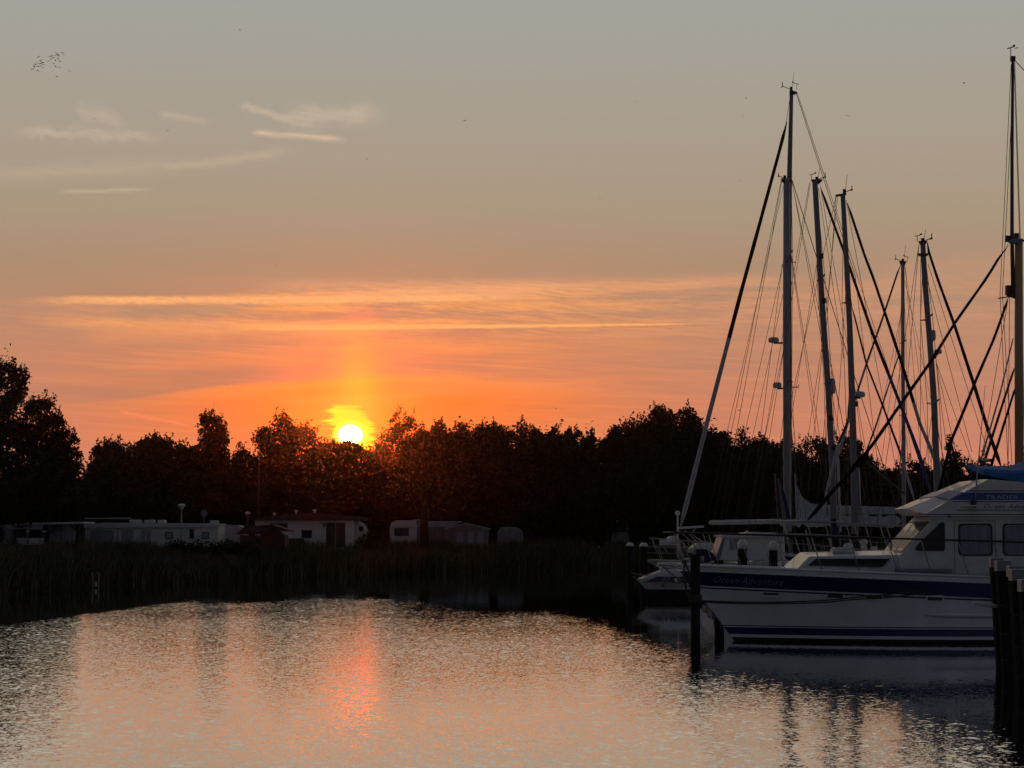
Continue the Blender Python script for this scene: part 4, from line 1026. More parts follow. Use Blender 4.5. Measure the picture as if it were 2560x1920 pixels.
def stay(root, a, b, Y, rad=.012, name='stay', Y2=None):
    p, q = W(a[0], a[1], Y), W(b[0], b[1], Y2 or Y); s = (q-p).length*.004
    mb = MB().tube([p, (p+q)/2+Vector((0, 0, -s)), q], rad, 4); return mb.build(name, 'wire', root)
def masthead(m, px, py, Y, left=True, scale=1.0, vane=True, whip=0, plate=0):
    """wind instruments on the mast top (children of the mast)"""
    k = Y/F; sg = -1 if left else 1; S = scale
    def w(x, y): return W(px+x, py+y, Y)
    MB().tube([w(0, 0), w(sg*20*S, -8*S)], .018, 5).ball(tuple(w(sg*22*S, -9*S)), .035).tube([w(sg*22*S-4*S, -5*S), w(sg*22*S+3*S, -8*S)], .015, 4).tube([w(sg*22*S, -9*S), w(sg*22*S, -20*S)], .018, 4).build('wind_sensor', 'black', m)
    if vane:
        MB().tube([w(-sg*14*S, 0), w(-sg*14*S, -14*S)], .012, 4).tube([w(-sg*20*S, -13*S), w(-sg*5*S, -17*S)], .014, 4).tube([w(-sg*6*S, -17*S), w(-sg*2*S, -20*S)], .03, 4).build('wind_vane', 'black', m)
    if whip: MB().tube([w(2, 0), w(7, -whip)], .009, 4).build('whip_antenna', 'wire', m)
    if plate:
        MB().prism(P2([(px-plate, py-1), (px+plate, py-1), (px+plate*.8, py+4), (px+plate*.35, py+10), (px-plate*.35, py+10), (px-plate*.8, py+4)], Y), Y-.08, Y+.08).build('masthead_plate', 'black', m)
    MB().box(tuple(w(0, -3)), (.12, .12, .16)).build('masthead_lamp', 'black', m)
def radar(m, px, py, Y, w_, h_, arm_px):
    c = W(px, py, Y); k = Y/F; rx, rz = w_/2*k, h_/2*k
    mb = MB(); n = 14
    mb.tube([(c.x, Y, c.z-rz), (c.x, Y, c.z-rz*.5), (c.x, Y, c.z+rz*.55), (c.x, Y, c.z+rz)], [rx*.8, rx, rx*.98, rx*.7], n)
    o = mb.build('radar_dome', 'plastic', m)
    a = W(arm_px, py+h_*.5, Y); MB().tube([(a.x, Y, c.z-rz-.02), (c.x, Y, c.z-rz-.02)], .045, 6).build('bracket', 'black', m)
def spreader(m, px, py, Y, half=1.15, lean=0):
    c = W(px, py, Y)
    MB().tube([(c.x+lean, Y-half, c.z+.1), (c.x, Y, c.z), (c.x+lean, Y+half, c.z+.1)], [.03, .05, .03], 6).build('spreader', 'alu', m)
def shrouds(root, toppx, Y, xdeck, zdeck, spr, halfb=1.7, hs=1.15):
    """cap shrouds over the spreader ends, lower shrouds beside the mast, both sides"""
    t = W(toppx[0], toppx[1], Y); sp = [W(p[0], p[1], Y) for p in spr]
    for sg in (-1, 1):
        MB().tube([t]+[Vector((q.x, Y+sg*hs, q.z+.1)) for q in sp]+[Vector((xdeck, Y+sg*halfb, zdeck))], .011, 4).build('cap_shroud', 'wire', root)
        for dx in (-.75, .6):
            q = sp[-1]; MB().tube([Vector((q.x, Y, q.z)), Vector((xdeck+dx, Y+sg*halfb, zdeck))], .010, 4).build('lower_shroud', 'wire', root)
def sailboat_hull(root, bow_px, bow_py, Y, L, dirn, hb=1.9, band=None, stern_z=1.25, over=1.9, cabin=True):
    b = W(bow_px, bow_py, Y); zb = b.z
    zs = lambda s: zb-(zb-stern_z)*min(1, s/L*1.15)
    rows = [('r', 0, 0), ('r', .10, 0), ('r', .11, 1), ('r', .24, 1), ('r', .25, 0), ('r', .7, 0), ('z', .26, 0), ('z', .25, 1), ('z', .12, 1), ('z', .11, 2), ('z', 0, 2), ('z', -.5, 2)]
    hull(root, b.x, dirn, L, Y, zs, hb, rows, over, .8, ('white', band or 'navy', 'antifoul'), deck='offwhite', tail=.72, nS=18)
    if cabin:
        x0, x1 = b.x+dirn*L*.30, b.x+dirn*L*.66; z0 = zs(L*.4); Hc = .45
        pr = [(x0, z0-.05), (x0+dirn*.9, z0+Hc), (x1, z0+Hc+.05), (x1+dirn*.15, z0-.05)]
        if dirn < 0: pr = pr[::-1]
        MB().prism(pr, Y-hb*.55, Y+hb*.55).build('cabin', 'white', root, bevel=.06)
        for k in range(3):
            xx = x0+(x1-x0)*(.35+.2*k); MB().box((xx, Y-hb*.55-.01, z0+.22), (.5, .03, .14)).build('cabin_window', 'glass', root)
    # bow and stern rails
    for s0, s1, nm in ((.0, L*.12, 'bow_rail'), (L*.86, L, 'stern_rail')):
        mb = MB()
        def P_(s, sg, h): 
            u = s/L; q = min(1, u/.5); w = hb*(1-(1-q)**2)**.72*(1-.28*max(0, (u-.5)/.5)**2); return Vector((b.x+dirn*s+(-dirn*.2*h if s < 1 else 0), Y+sg*max(.06, w-.08), zs(s)+h))
        for h in (.62, .34):
            for sg in (-1, 1): mb.tube([P_(s0+(s1-s0)*i/5, sg, h) for i in range(6)], .016, 5)
        e = s0 if s0 == 0 else s1
        mb.tube([P_(e, -1, .62), P_(e, 1, .62)], .016, 5)
        for s in (s0+.05, (s0+s1)/2, s1):
            for sg in (-1, 1): mb.tube([P_(s, sg, 0), P_(s, sg, .62)], .016, 5)
        mb.build(nm, 'steel', root)
    for sg in (-1, 1):
        for h in (.6, .32): MB().tube([P_(L*(.12+.74*i/10), sg, h) for i in range(11)], .006, 4).build('guard_wire', 'steel', root)
        for i in range(1, 7): s = L*(.12+.105*i); MB().tube([P_(s, sg, 0), P_(s, sg, .62)], .013, 5).build('stanchion', 'steel', root)
    return b, zs
def boom_bundle(root, p0, p1, Y, wpx_, material='sail', crumple=.35, name='boom_sail'):
    """a sail flaked on its boom, with folds"""
    a, b = W(*p0, Y), W(*p1, Y); rg = random.Random(int(p0[0]+p0[1])); n = 40; mb = MB(); K = 14; vs = []; fs = []
    for i in range(n+1):
        f = i/n; c = a+(b-a)*f; R = wpx_*.5*Y/F*(1-.35*f)
        ends = .25 if i in (0, n) else 1
        for k in range(K):
            th = 2*math.pi*k/K; w = 1+crumple*(.5*math.sin(th*3+i*.9+math.sin(i*.4)*2)+.5*rg.uniform(-1, 1))*(1 if math.sin(th) > -.3 else .3)
            vs.append((c.x, c.y+math.cos(th)*R*.6*w*ends, c.z+math.sin(th)*R*w*ends))
    for i in range(n):
        for k in range(K): fs.append((i*K+k, i*K+(k+1) % K, (i+1)*K+(k+1) % K, (i+1)*K+k))
    fs += [tuple(range(K)), tuple(range(n*K, n*K+K))]
    mb.add(vs, fs, 0, False); o = mb.build(name, material, root)
    return o
def boom(root, p0, p1, Y, wpx_, material='aluwhite'):
    a, b = W(*p0, Y), W(*p1, Y); return MB().tube([a, a+(b-a)*.03, b], [wpx_*.3*Y/F, wpx_*.5*Y/F, wpx_*.5*Y/F], 10).build('boom', material, root)

def fleet():
    G = 'sailing yachts in the marina berths'
    def yacht(name, Y, x, label, cat='sailing yacht'): return thing(name, (x, Y, 0), label, cat, G)
    # --- the tallest: long dark furled genoa reaching left to its bow
    Y = 108; r = yacht('sailing_yacht', Y, W(1970, 1400, Y).x, 'sailing yacht with the tallest silver mast, its furled headsail slanting down left')
    m = mast(r, [(1979, 226), (1974, 420), (1971, 700), (1970, 1000), (1968, 1330)], Y, 9, 23, 'alu')
    masthead(m, 1978, 224, Y, True, 1.0, True, 44, 0)
    MB().prism(P2([(1974, 226), (1992, 230), (1992, 234), (1983, 237), (1974, 240)], Y), Y-.1, Y+.1).build('masthead_plate', 'black', m)
    spreader(m, 1972, 640, Y, 1.5); spreader(m, 1970, 965, Y, 1.7)
    radar(m, 1934, 850, Y, 27, 13, 1962); radar(m, 1943, 963, Y, 22, 14, 1962)
    MB().prism(P2([(1948, 448), (1966, 443), (1966, 446)], Y), Y-.03, Y+.03).build('steaming_lamp', 'black', m)
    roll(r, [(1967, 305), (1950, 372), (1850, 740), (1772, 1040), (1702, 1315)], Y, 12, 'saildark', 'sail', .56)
    stay(r, (1974, 250), (1965, 310), Y)
    b, zs = sailboat_hull(r, 1603, 1398, Y, 16.5, 1, 2.2, 'white', 1.35, 3.2)
    x, zd = W(1970, 1300, Y).x, 1.75
    shrouds(r, (1975, 300), Y, x+.3, zd, [(1972, 640), (1970, 965)], 2.0, 1.5)
    stay(r, (1991, 234), (2138, 690), Y, .016, 'backstay'); stay(r, (2138, 690), (2215, 1330), Y+0, .013, 'backstay')
    stay(r, (1993, 232), (2330, 1250), Y, .013, 'backstay')
    for a_, b_ in (((1962, 450), (1760, 1330)), ((1962, 640), (1805, 1330)), ((1964, 850), (1860, 1335)), ((1965, 700), (1830, 1330)), ((1978, 640), (2075, 1330))): stay(r, a_, b_, Y, .011)
    boom(r, (2225, 1312), (1990, 1305), Y, 12); boom_bundle(r, (1990, 1302), (2252, 1303), Y, 30, 'sail', .75); boom_bundle(r, (1992, 1273), (2246, 1277), Y+.3, 27, 'sail', .10, 'boom_cover')
    # loose foot of the in-mast sail hanging to the boom
    pr = P2([(1986, 1180), (1992, 1215), (2005, 1243), (2025, 1258), (2050, 1262), (2060, 1290), (1990, 1300)], Y)
    n = len(pr); MB().prism(pr, Y-.12, Y+.02).build('slack_sail', 'sail', r)
    # --- bluff yacht with lower twin mast in front of it, boom to the left
    Y = 98; r = yacht('sailing_yacht', Y, W(1980, 1400, Y).x, 'sailing yacht with thick mast just before the tallest one, bare boom pointing left')
    m = mast(r, [(1967, 447), (1966, 800), (1968, 1330)], Y, 17, 19, 'aluwhite')
    MB().prism(P2([(1953, 448), (1979, 448), (1978, 453), (1973, 458), (1960, 458), (1954, 453)], Y), Y-.1, Y+.1).build('masthead_plate', 'black', m)
    masthead(m, 1962, 446, Y, True, .7, False, 0, 0)
    spreader(m, 1966, 655, Y); spreader(m, 1967, 960, Y)
    MB().tube([W(1978, 655, Y), W(1990, 656, Y)], .02, 5).build('flag_bracket', 'black', m); MB().tube([W(1978, 968, Y), W(1997, 968, Y), W(1996, 962, Y)], .025, 5).build('flag_bracket', 'black', m)
    boom(r, (1772, 1307), (1966, 1303), Y, 12, 'offwhite')
    bx = W(1985+300, 1400, Y)
    sailboat_hull(r, 2350, 1395, Y, 10.8, -1, 1.8, 'navy', 1.2, 1.8)
    shrouds(r, (1966, 458), Y, W(1968, 1300, Y).x, 1.65, [(1966, 655), (1967, 960)], 1.7, 1.2)
    for a_, b_ in (((1953, 452), (1780, 1320)), ((1954, 455), (1795, 1335)), ((1979, 452), (2165, 1330)), ((1980, 455), (2130, 1250)), ((1979, 640), (2085, 1320)), ((1956, 660), (1870, 1330))): stay(r, a_, b_, Y, .011)
    stay(r, (1980, 450), (2262, 1330), Y, .018, 'forestay')
    # flag at its stern
    f0 = W(1944, 1300, Y-1); t0 = W(1937, 1182, Y-1)
    st = MB().tube([f0, t0], .02, 6).build('flagstaff', 'alu', r)
    for (d0, d1, mt) in ((0, .018, 'red'), (.018, .036, 'flagwhite'), (.036, .056, 'flagblue')):
        pts = []; rows_ = 12
        for i in range(rows_+1):
            z = t0.z-.25-(t0.z-f0.z-.3)*i/rows_; wv = .12*math.sin(i*.8)+.10*i/rows_*2
            kx = (t0.x-f0.x)*(z-f0.z)/(t0.z-f0.z)+f0.x
            g = 1+i/rows_*1.4
            pts.append([(kx+d0*11*g*.38+.03, Y-1+.05*math.sin(i*.9+d0*90), z), (kx+d1*11*g*.38+.03, Y-1+.05*math.sin(i*.9+d1*90), z-.02)])
        vs = [p for q in pts for p in q]; MB().add(vs, [(2*i, 2*i+1, 2*i+3, 2*i+2) for i in range(rows_)]).build('flag', mt, st)
    # --- second mast: leaning left, blue furled headsail to the right
    Y = 92; r = yacht('sailing_yacht', Y, W(2085, 1400, Y).x, 'sailing yacht with left-leaning mast and blue furled headsail running down right')
    m = mast(r, [(2037, 452), (2048, 640), (2058, 800), (2071, 977), (2082, 1188), (2086, 1345)], Y, 14, 17, 'alu')
    masthead(m, 2042, 450, Y, False, .95, True, 30, 15); spreader(m, 2052, 700, Y); spreader(m, 2070, 960, Y)
    radar(m, 2081, 965, Y, 16, 38, 2072)
    for yy, xx in ((640, 2050), (752, 2056), (1045, 2073), (1120, 2080)): MB().box(tuple(W(xx+4, yy, Y-.15)), (.16, .1, .22)).build('mast_fitting', 'black', m)
    roll(r, [(2051, 468), (2120, 657), (2180, 830), (2251, 1011), (2296, 1130), (2325, 1226)], Y, 9, 'saildark', 'sailblue', .62)
    sailboat_hull(r, 2405, 1385, Y, 10.8, -1, 1.85, 'navy', 1.2)
    shrouds(r, (2040, 460), Y, W(2086, 1300, Y).x, 1.65, [(2052, 700), (2070, 960)])
    for a_, b_ in (((2024, 456), (1868, 1335)), ((2026, 458), (1885, 1330)), ((2045, 640), (1930, 1330)), ((2050, 460), (2200, 1330)), ((2046, 470), (2110, 900)), ((2062, 830), (2160, 1320)), ((2060, 830), (1985, 1320))): stay(r, a_, b_, Y, .010)
    boom_bundle(r, (2088, 1300), (1962, 1308), Y, 22, 'sail'); boom(r, (1950, 1312), (2085, 1308), Y, 8)
    st = MB().tube([W(2094, 1128, Y-.6), W(2101, 1330, Y-.6)], .05, 7).build('spinnaker_pole', 'plastic', r)
    # --- third mast
    Y = 86; r = yacht('sailing_yacht', Y, W(2135, 1400, Y).x, 'sailing yacht with box radar on its right side and grey furled headsail, third mast')
    m = mast(r, [(2107, 487), (2116, 650), (2124, 810), (2129, 960), (2135, 1150), (2138, 1335)], Y, 12, 19, 'alu')
    MB().prism(P2([(2089, 487), (2115, 483), (2115, 488), (2089, 492)], Y), Y-.08, Y+.08).build('masthead_plate', 'black', m)
    masthead(m, 2111, 481, Y, False, .85, False, 45, 0); spreader(m, 2116, 757, Y, 1.0); spreader(m, 2127, 1052, Y, 1.1)
    radar(m, 2151, 986, Y, 24, 14, 2134); MB().box(tuple(W(2141, 1010, Y)), (.12, .12, .2)).build('deck_lamp', 'black', m)
    MB().tube([W(2146, 1170, Y), W(2150, 1262, Y)], .045, 7).build('spinnaker_pole', 'plastic', r)
    roll(r, [(2118, 507), (2124, 525), (2162, 640), (2184, 697), (2255, 910), (2300, 1060), (2330, 1130), (2349, 1190)], Y, 9, 'saildark', 'sail', .74)
    roll(r, [(2130, 770), (2136, 790), (2166, 910), (2204, 1007), (2250, 1130), (2286, 1250)], Y, 6, 'saildark', 'sail', .8, 'furled_staysail')
    stay(r, (2127, 745), (2131, 772), Y)
    sailboat_hull(r, 2450, 1385, Y, 10.6, -1, 1.8, 'bluestripe', 1.2)
    shrouds(r, (2110, 495), Y, W(2138, 1300, Y).x, 1.6, [(2116, 757), (2127, 1052)])
    for a_, b_ in (((2090, 490), (1978, 1000)), ((2094, 492), (2010, 1330)), ((2115, 500), (2270, 1330)), ((2120, 640), (2075, 1330)), ((2129, 900), (2180, 1330)), ((2090, 492), (2060, 900))): stay(r, a_, b_, Y, .010)
    roll(r, [(2128, 930), (2120, 1052), (2096, 1110), (2067, 1226), (2060, 1290)], Y+.8, 7, 'sailwine', 'sail', .5, 'furled_mizzen_sail')
    boom_bundle(r, (2133, 1304), (1990, 1314), Y, 12, 'sail', .3, 'boom_cover')
    # --- slim fourth mast further back
    Y = 116; r = yacht('sailing_yacht', Y, W(2259, 1400, Y).x, 'sailing yacht with slim pale mast and wine-red furled headsail slanting left')
    m = mast(r, [(2257, 656), (2257, 900), (2259, 1100), (2260, 1335)], Y, 9, 11, 'aluwhite')
    masthead(m, 2257, 654, Y, True, .8, True, 40, 9); spreader(m, 2257, 858, Y, 1.0); spreader(m, 2258, 1040, Y, 1.0)
    roll(r, [(2252, 662), (2246, 675), (2205, 800), (2166, 910), (2140, 990), (2095, 1138), (2066, 1231)], Y, 6.5, 'sailwine', 'sail', .45)
    roll(r, [(2250, 875), (2246, 890), (2210, 1000), (2188, 1070), (2166, 1127)], Y, 4.5, 'sailwine', 'sail', .9, 'furled_staysail')
    sailboat_hull(r, 2030, 1392, Y, 11.5, 1, 1.7, 'navy', 1.2)
    shrouds(r, (2257, 664), Y, W(2260, 1300, Y).x, 1.5, [(2257, 858), (2258, 1040)], 1.5, 1.0)
    for a_, b_ in (((2262, 660), (2350, 1330)), ((2262, 660), (2318, 1330)), ((2253, 780), (2200, 1180)), ((2253, 780), (2160, 1240)), ((2262, 1000), (2300, 1330)), ((2262, 700), (2400, 1330))): stay(r, a_, b_, Y, .010)
    # --- fifth
    Y = 80; r = yacht('sailing_yacht', Y, W(2340, 1400, Y).x, 'sailing yacht with thick dark mast just right of the slim pale mast')
    m = mast(r, [(2307, 607), (2312, 700), (2325, 860), (2335, 1000), (2343, 1215), (2347, 1340)], Y, 13, 18, 'alu')
    masthead(m, 2307, 604, Y, False, 1.0, True, 30, 11)
    MB().prism(P2([(2294, 634), (2322, 634), (2318, 640), (2298, 640)], Y), Y-.1, Y+.1).build('masthead_plate', 'black', m)
    radar(m, 2333, 838, Y, 13, 26, 2326); radar(m, 2345, 879, Y, 20, 11, 2330); spreader(m, 2316, 800, Y); spreader(m, 2333, 1010, Y)
    MB().prism(P2([(2328, 893), (2342, 890), (2338, 897), (2330, 900)], Y), Y-.1, Y+.1).build('deck_lamp', 'black', m)
    roll(r, [(2319, 607), (2322, 630), (2345, 700), (2386, 812), (2436, 965), (2470, 1075), (2502, 1165)], Y, 9.5, 'saildark', 'sail', 1.0)
    stay(r, (2318, 607), (2320, 635), Y)
    sailboat_hull(r, 2600, 1378, Y, 11.8, -1, 1.8, 'navy', 1.2)
    shrouds(r, (2309, 612), Y, W(2346, 1300, Y).x, 1.6, [(2316, 800), (2333, 1010)])
    for a_, b_ in (((2297, 612), (2190, 1320)), ((2297, 614), (2236, 1320)), ((2318, 700), (2430, 1130)), ((2340, 905), (2400, 1180)), ((2340, 905), (2374, 1180)), ((2320, 660), (2470, 1130)), ((2340, 905), (2440, 1180)), ((2302, 640), (2300, 1320))): stay(r, a_, b_, Y, .010)
    roll(r, [(2340, 1130), (2352, 1180), (2344, 1230)], Y, 12, 'sail', 'sail', 0, 'slack_sail')
    # --- near ketch at the right edge: tan mainmast, dark topmast, two rolled headsails coming down left
    Y = 71; r = yacht('sailing_ketch', Y, W(2547, 1400, Y).x, 'ketch at the right edge with tan mast, dark topmast and longest black furled sail', 'sailing ketch')
    m = mast(r, [(2547, 600), (2547, 850), (2549, 1340)], Y, 20, 24, 'woodmast')
    MB().prism(P2([(2522, 603), (2528, 598), (2552, 598), (2560, 603), (2552, 609), (2530, 609)], Y), Y-.18, Y+.18).build('mast_cap', 'zinc', m)
    tm = mast(r, [(2532, 147), (2530, 400), (2530, 600), (2533, 738)], Y, 7.5, 11, 'darkmast', name='topmast')
    MB().tube([W(2527, 148, Y), W(2527, 118, Y)], .014, 4).tube([W(2518, 122, Y), W(2536, 116, Y)], .018, 4).tube([W(2534, 117, Y), W(2536, 112, Y)], .035, 4).tube([W(2536, 121, Y), W(2546, 119, Y)], .012, 4).build('wind_vane', 'black', tm)
    MB().box(tuple(W(2532, 147, Y)), (.15, .15, .16)).build('masthead_lamp', 'black', tm)
    for px, py in ((2519, 597), (2541, 591)): MB().box(tuple(W(px, py, Y)), (.14, .14, .2)).build('lamp', 'black', m)
    MB().box(tuple(W(2520, 726, Y)), (.16, .2, .32)).tube([W(2518, 735, Y), W(2538, 742, Y)], .07, 6).tube([W(2495, 746, Y), W(2535, 740, Y)], .02, 4).build('searchlight', 'black', m)
    for a_, b_ in (((2537, 155), (2551, 600)), ((2535, 155), (2549, 598)), ((2528, 160), (2500, 735)), ((2528, 300), (2506, 735)), ((2553, 610), (2561, 1100)), ((2521, 742), (2448, 1180)), ((2524, 742), (2520, 1180)), ((2500, 735), (2520, 1160)), ((2506, 735), (2530, 1160))): stay(r, a_, b_, Y, .010)
    stay(r, (2538, 152), (2940, 575), Y, .014, 'triatic_stay')
    mast(r, [(2940, 570), (2944, 1345)], Y, 12, 16, 'woodmast', name='mizzen_mast')
    mp = stay(r, (2521, 610), (2512, 628), Y)
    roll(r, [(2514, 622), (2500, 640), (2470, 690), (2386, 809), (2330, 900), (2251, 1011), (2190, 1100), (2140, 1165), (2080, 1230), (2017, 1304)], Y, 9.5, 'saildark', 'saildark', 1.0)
    # canvas hood hanging from the roll
    MB().prism(P2([(2172, 1128), (2168, 1150), (2150, 1165), (2120, 1180), (2132, 1160), (2158, 1132)], Y), Y-.09, Y+.06).build('sail_hood', 'saildark', r)
    stay(r, (2166, 1156), (2262, 1235), Y, .035, 'sheet')
    roll(r, [(2519, 748), (2502, 800), (2483, 851), (2440, 950), (2400, 1050), (2377, 1104), (2352, 1210), (2335, 1290)], Y, 9, 'saildark', 'saildark', 1.0, 'furled_staysail')
    roll(r, [(2533, 845), (2500, 985), (2470, 1090), (2453, 1148)], Y-.9, 5, 'sail', 'sail', 0, 'brailed_sail'); roll(r, [(2536, 920), (2500, 1030), (2459, 1160), (2440, 1230)], Y+1.0, 8, 'sailwine', 'sailwine', 1, 'brailed_sail')
    roll(r, [(2538, 970), (2510, 1060), (2478, 1165), (2460, 1240)], Y-1.2, 8, 'saildark', 'saildark', 1, 'brailed_sail')
    MB().tube([W(2457, 1150, Y+1), W(2482, 1151, Y-1.2)], .06, 6).build('yard_bracket', 'black', r)
    sailboat_hull(r, 1950, 1382, Y, 15.0, 1, 2.0, 'navy', 1.4, 2.0)
    a, b_ = W(1938, 1303, Y), W(2256, 1318, Y)
    rl = MB()
    for dy in (-.9, .9):
        rl.tube([(a.x, Y+dy*.2, a.z), (a.x+1.2, Y+dy, a.z-.01), (b_.x, Y+dy*1.8, b_.z)], .028, 7)
        rl.tube([(a.x+.3, Y+dy*.2, a.z-.42), (a.x+1.3, Y+dy, a.z-.43), (b_.x, Y+dy*1.8, b_.z-.42)], .018, 6)
        for k in range(7):
            x = a.x+.25+k*.72; rl.tube([(x, Y+dy*(.25+.22*k if k < 4 else 1.2+.1*k), a.z-.02*k), (x+.35, Y+dy*(.3+.22*k if k < 4 else 1.25+.1*k), 2.2)], .016, 6)
    rl.build('pulpit', 'steel', r)
    c = W(2074, 1335, Y); MB().tube([(c.x, Y-.9, c.z+.5), (c.x+.05, Y-.9, c.z-.1), (c.x+.1, Y-.9, c.z-.6)], [.09, .13, .06], 8).build('rolled_flag', 'flagblue', r)
    c = W(1996, 1340, Y); MB().tube([(c.x+.2, Y, c.z+.35), (c.x-.02, Y, c.z), (c.x, Y, c.z-.6)], [.09, .14, .2], 8).build('sail_bag', 'saildark', r)
    # deck clutter: windlass, ventilator, coiled lines
    for px, py, rr in ((2160, 1355, .13), (2120, 1366, .16), (2185, 1372, .12), (2235, 1370, .12)):
        c = W(px, py, Y+.3); MB().tube([(c.x, Y+.3, 2.1), (c.x, Y+.3, c.z)], rr*.6, 8).ball((c.x, Y+.3, c.z), (rr, rr, rr*.7)).build('ventilator', 'capwhite', r)
    # ------- cabin cruiser with white wheelhouse between the posts
    Y = 77; r = thing('cabin_cruiser', (W(1900, 1400, Y).x, Y, 0), 'white cabin cruiser with tall boxy wheelhouse and grey side window, seen over the yacht foredeck', 'cabin cruiser')
    hull(r, W(1735, 1395, Y).x, 1, 8.0, Y, lambda s: 2.0-.05*s, 1.5, [('r', 0, 0), ('r', .2, 0), ('r', .21, 1), ('r', .3, 1), ('r', .31, 0), ('z', .2, 0), ('z', .19, 1), ('z', 0, 1), ('z', -.4, 1)], 1.3, .85, ('white', 'navy'), deck='offwhite')
    MB().prism(P2([(1785, 1402), (1806, 1342), (1807, 1338), (1960, 1340), (1963, 1402)], Y-1.1), Y-1.1, Y+1.1).build('wheelhouse', 'white', r, bevel=.04)
    MB().prism(P2([(1800, 1338), (1850, 1334), (1885, 1330), (1935, 1331), (1965, 1340), (1963, 1343), (1802, 1342)], Y-1.25), Y-1.25, Y+1.25).build('roof', 'white', r)
    q = P2([(1824, 1347), (1850, 1347), (1850, 1374), (1824, 1374)], Y-1.1); MB().prism(q, Y-1.125, Y-1.10).build('window', 'winpale', r)
    q = P2([(1790, 1398), (1806, 1346), (1812, 1346), (1800, 1398)], Y-1.1); MB().prism(q, Y-1.125, Y-1.10).build('corner_window', 'tent', r)
    c = W(1867, 1331, Y); MB().tube([(c.x, Y, c.z-.1), (c.x, Y, c.z+.06)], .05, 7).build('roof_lamp', 'capwhite', r)
    MB().prism(P2([(1741, 1373), (1765, 1373), (1782, 1382), (1792, 1400), (1760, 1408), (1741, 1404)], Y-1.3), Y-1.3, Y-.1).build('canvas_hood', 'canvasnavy', r)
    mb = MB()
    for dx in range(5):
        p = W(1690+dx*14, 1350+dx*1.0, Y-.6); mb.tube([p, (p.x+.35, Y-.6, 2.0)], .018, 5)
    mb.tube([W(1685, 1350, Y-.6), W(1770, 1356, Y-.6)], .02, 6); mb.build('bow_rail', 'steel', r)
    # ------- gantry of a boat behind (radar arch with struts)
    Y = 104; r = thing('sport_boat', (W(1660, 1460, Y).x, Y, 0), 'small white motorboat with dark blue flashes on its bow, lying left of the yacht bow', 'motorboat')
    zs = lambda s: 1.05+.16*math.sin(min(1, s/3)*1.57)
    hull(r, W(1590, 1453, Y).x, 1, 7.2, Y, lambda s: .95+.30*min(1, s/2.4), 1.25, [('r', 0, 0), ('r', .25, 0), ('z', .5, 0), ('z', .49, 1), ('z', .3, 1), ('z', 0, 1), ('z', -.4, 1)], .9, .8, ('white', 'antifoul'), deck='offwhite', nS=18)
    MB().prism(P2([(1597, 1449), (1640, 1432), (1665, 1424), (1760, 1420), (1765, 1452), (1620, 1452)], Y-1.0), Y-1.0, Y+1.0).build('cuddy', 'white', r, bevel=.06)
    MB().prism(P2([(1611, 1456), (1641, 1442), (1660, 1441), (1653, 1456)], Y-1.33), Y-1.30, Y-.9).build('side_flash', 'navy', r)
    MB().prism(P2([(1665, 1442), (1671, 1441), (1664, 1457), (1658, 1457)], Y-1.33), Y-1.30, Y-.9).build('side_flash', 'navy', r)
    MB().prism(P2([(1675, 1442), (1735, 1442), (1735, 1457), (1668, 1457)], Y-1.33), Y-1.30, Y-.9).build('side_flash', 'navy', r)
    c = W(1657, 1464, Y-1.2); MB().tube([(c.x, Y-1.33, c.z), (c.x, Y-1.1, c.z)], .06, 10).build('porthole', 'black', r)
    MB().prism(P2([(1648, 1420), (1654, 1416), (1676, 1417), (1690, 1421), (1668, 1434), (1655, 1430)], Y), Y-.5, Y+.5).build('windscreen_cover', 'tentwhite', r)
    Y = 111.5; r = thing('open_motorboat', (W(1720, 1400, Y).x, Y, 0), 'motorboat with white radar arch and raked struts behind the base of the left furled sail', 'motorboat')
    hull(r, W(1705, 1385, Y).x, 1, 7.0, Y, lambda s: 1.9-.03*s, 1.3, [('r', 0, 0), ('r', .3, 0), ('z', .5, 0), ('z', .49, 1), ('z', 0, 1), ('z', -.4, 1)], 1.2, .85, ('white', 'navy'), deck='offwhite', nS=16)
    MB().prism(P2([(1693, 1317), (1755, 1314), (1757, 1319), (1700, 1323)], Y), Y-.9, Y+.9).build('arch_roof', 'white', r)
    mb = MB()
    for x0, y0, x1, y1 in ((1698, 1326, 1740, 1366), (1712, 1326, 1752, 1364), (1728, 1334, 1762, 1360), (1700, 1350, 1700, 1380), (1690, 1340, 1720, 1372), (1740, 1318, 1730, 1332)):
        for dy in (-.8, .8): mb.tube([W(x0, y0, Y+dy), W(x1, y1, Y+dy)], .035, 6)
    mb.tube([W(1623, 1346, Y), W(1700, 1348, Y)], .035, 6).tube([W(1632, 1366, Y), W(1720, 1368, Y)], .025, 6)
    for xx in (1636, 1660, 1684): mb.tube([W(xx-6, 1347, Y), W(xx+6, 1382, Y)], .025, 6)
    mb.build('arch_struts', 'steel', r)
    c = W(1681, 1352, Y); MB().ball((c.x, Y, c.z), (.35, .3, .25)).build('dinghy_bow', 'white', r); c = W(1667, 1356, Y); MB().box((c.x, Y, c.z), (.7, .3, .3)).build('liferaft', 'capwhite', r)
    MB().prism(P2([(1722, 1372), (1740, 1358), (1772, 1356), (1790, 1362), (1790, 1380), (1722, 1382)], Y), Y-.9, Y+.9).build('cabin', 'white', r)
    c = W(1694, 1283, Y-2); MB().tube([(c.x, Y-2, 1.9), (c.x, Y-2, c.z)], .04, 6).ball((c.x, Y-2, c.z), .13).build('gps_mushroom', 'capwhite', r)
fleet()

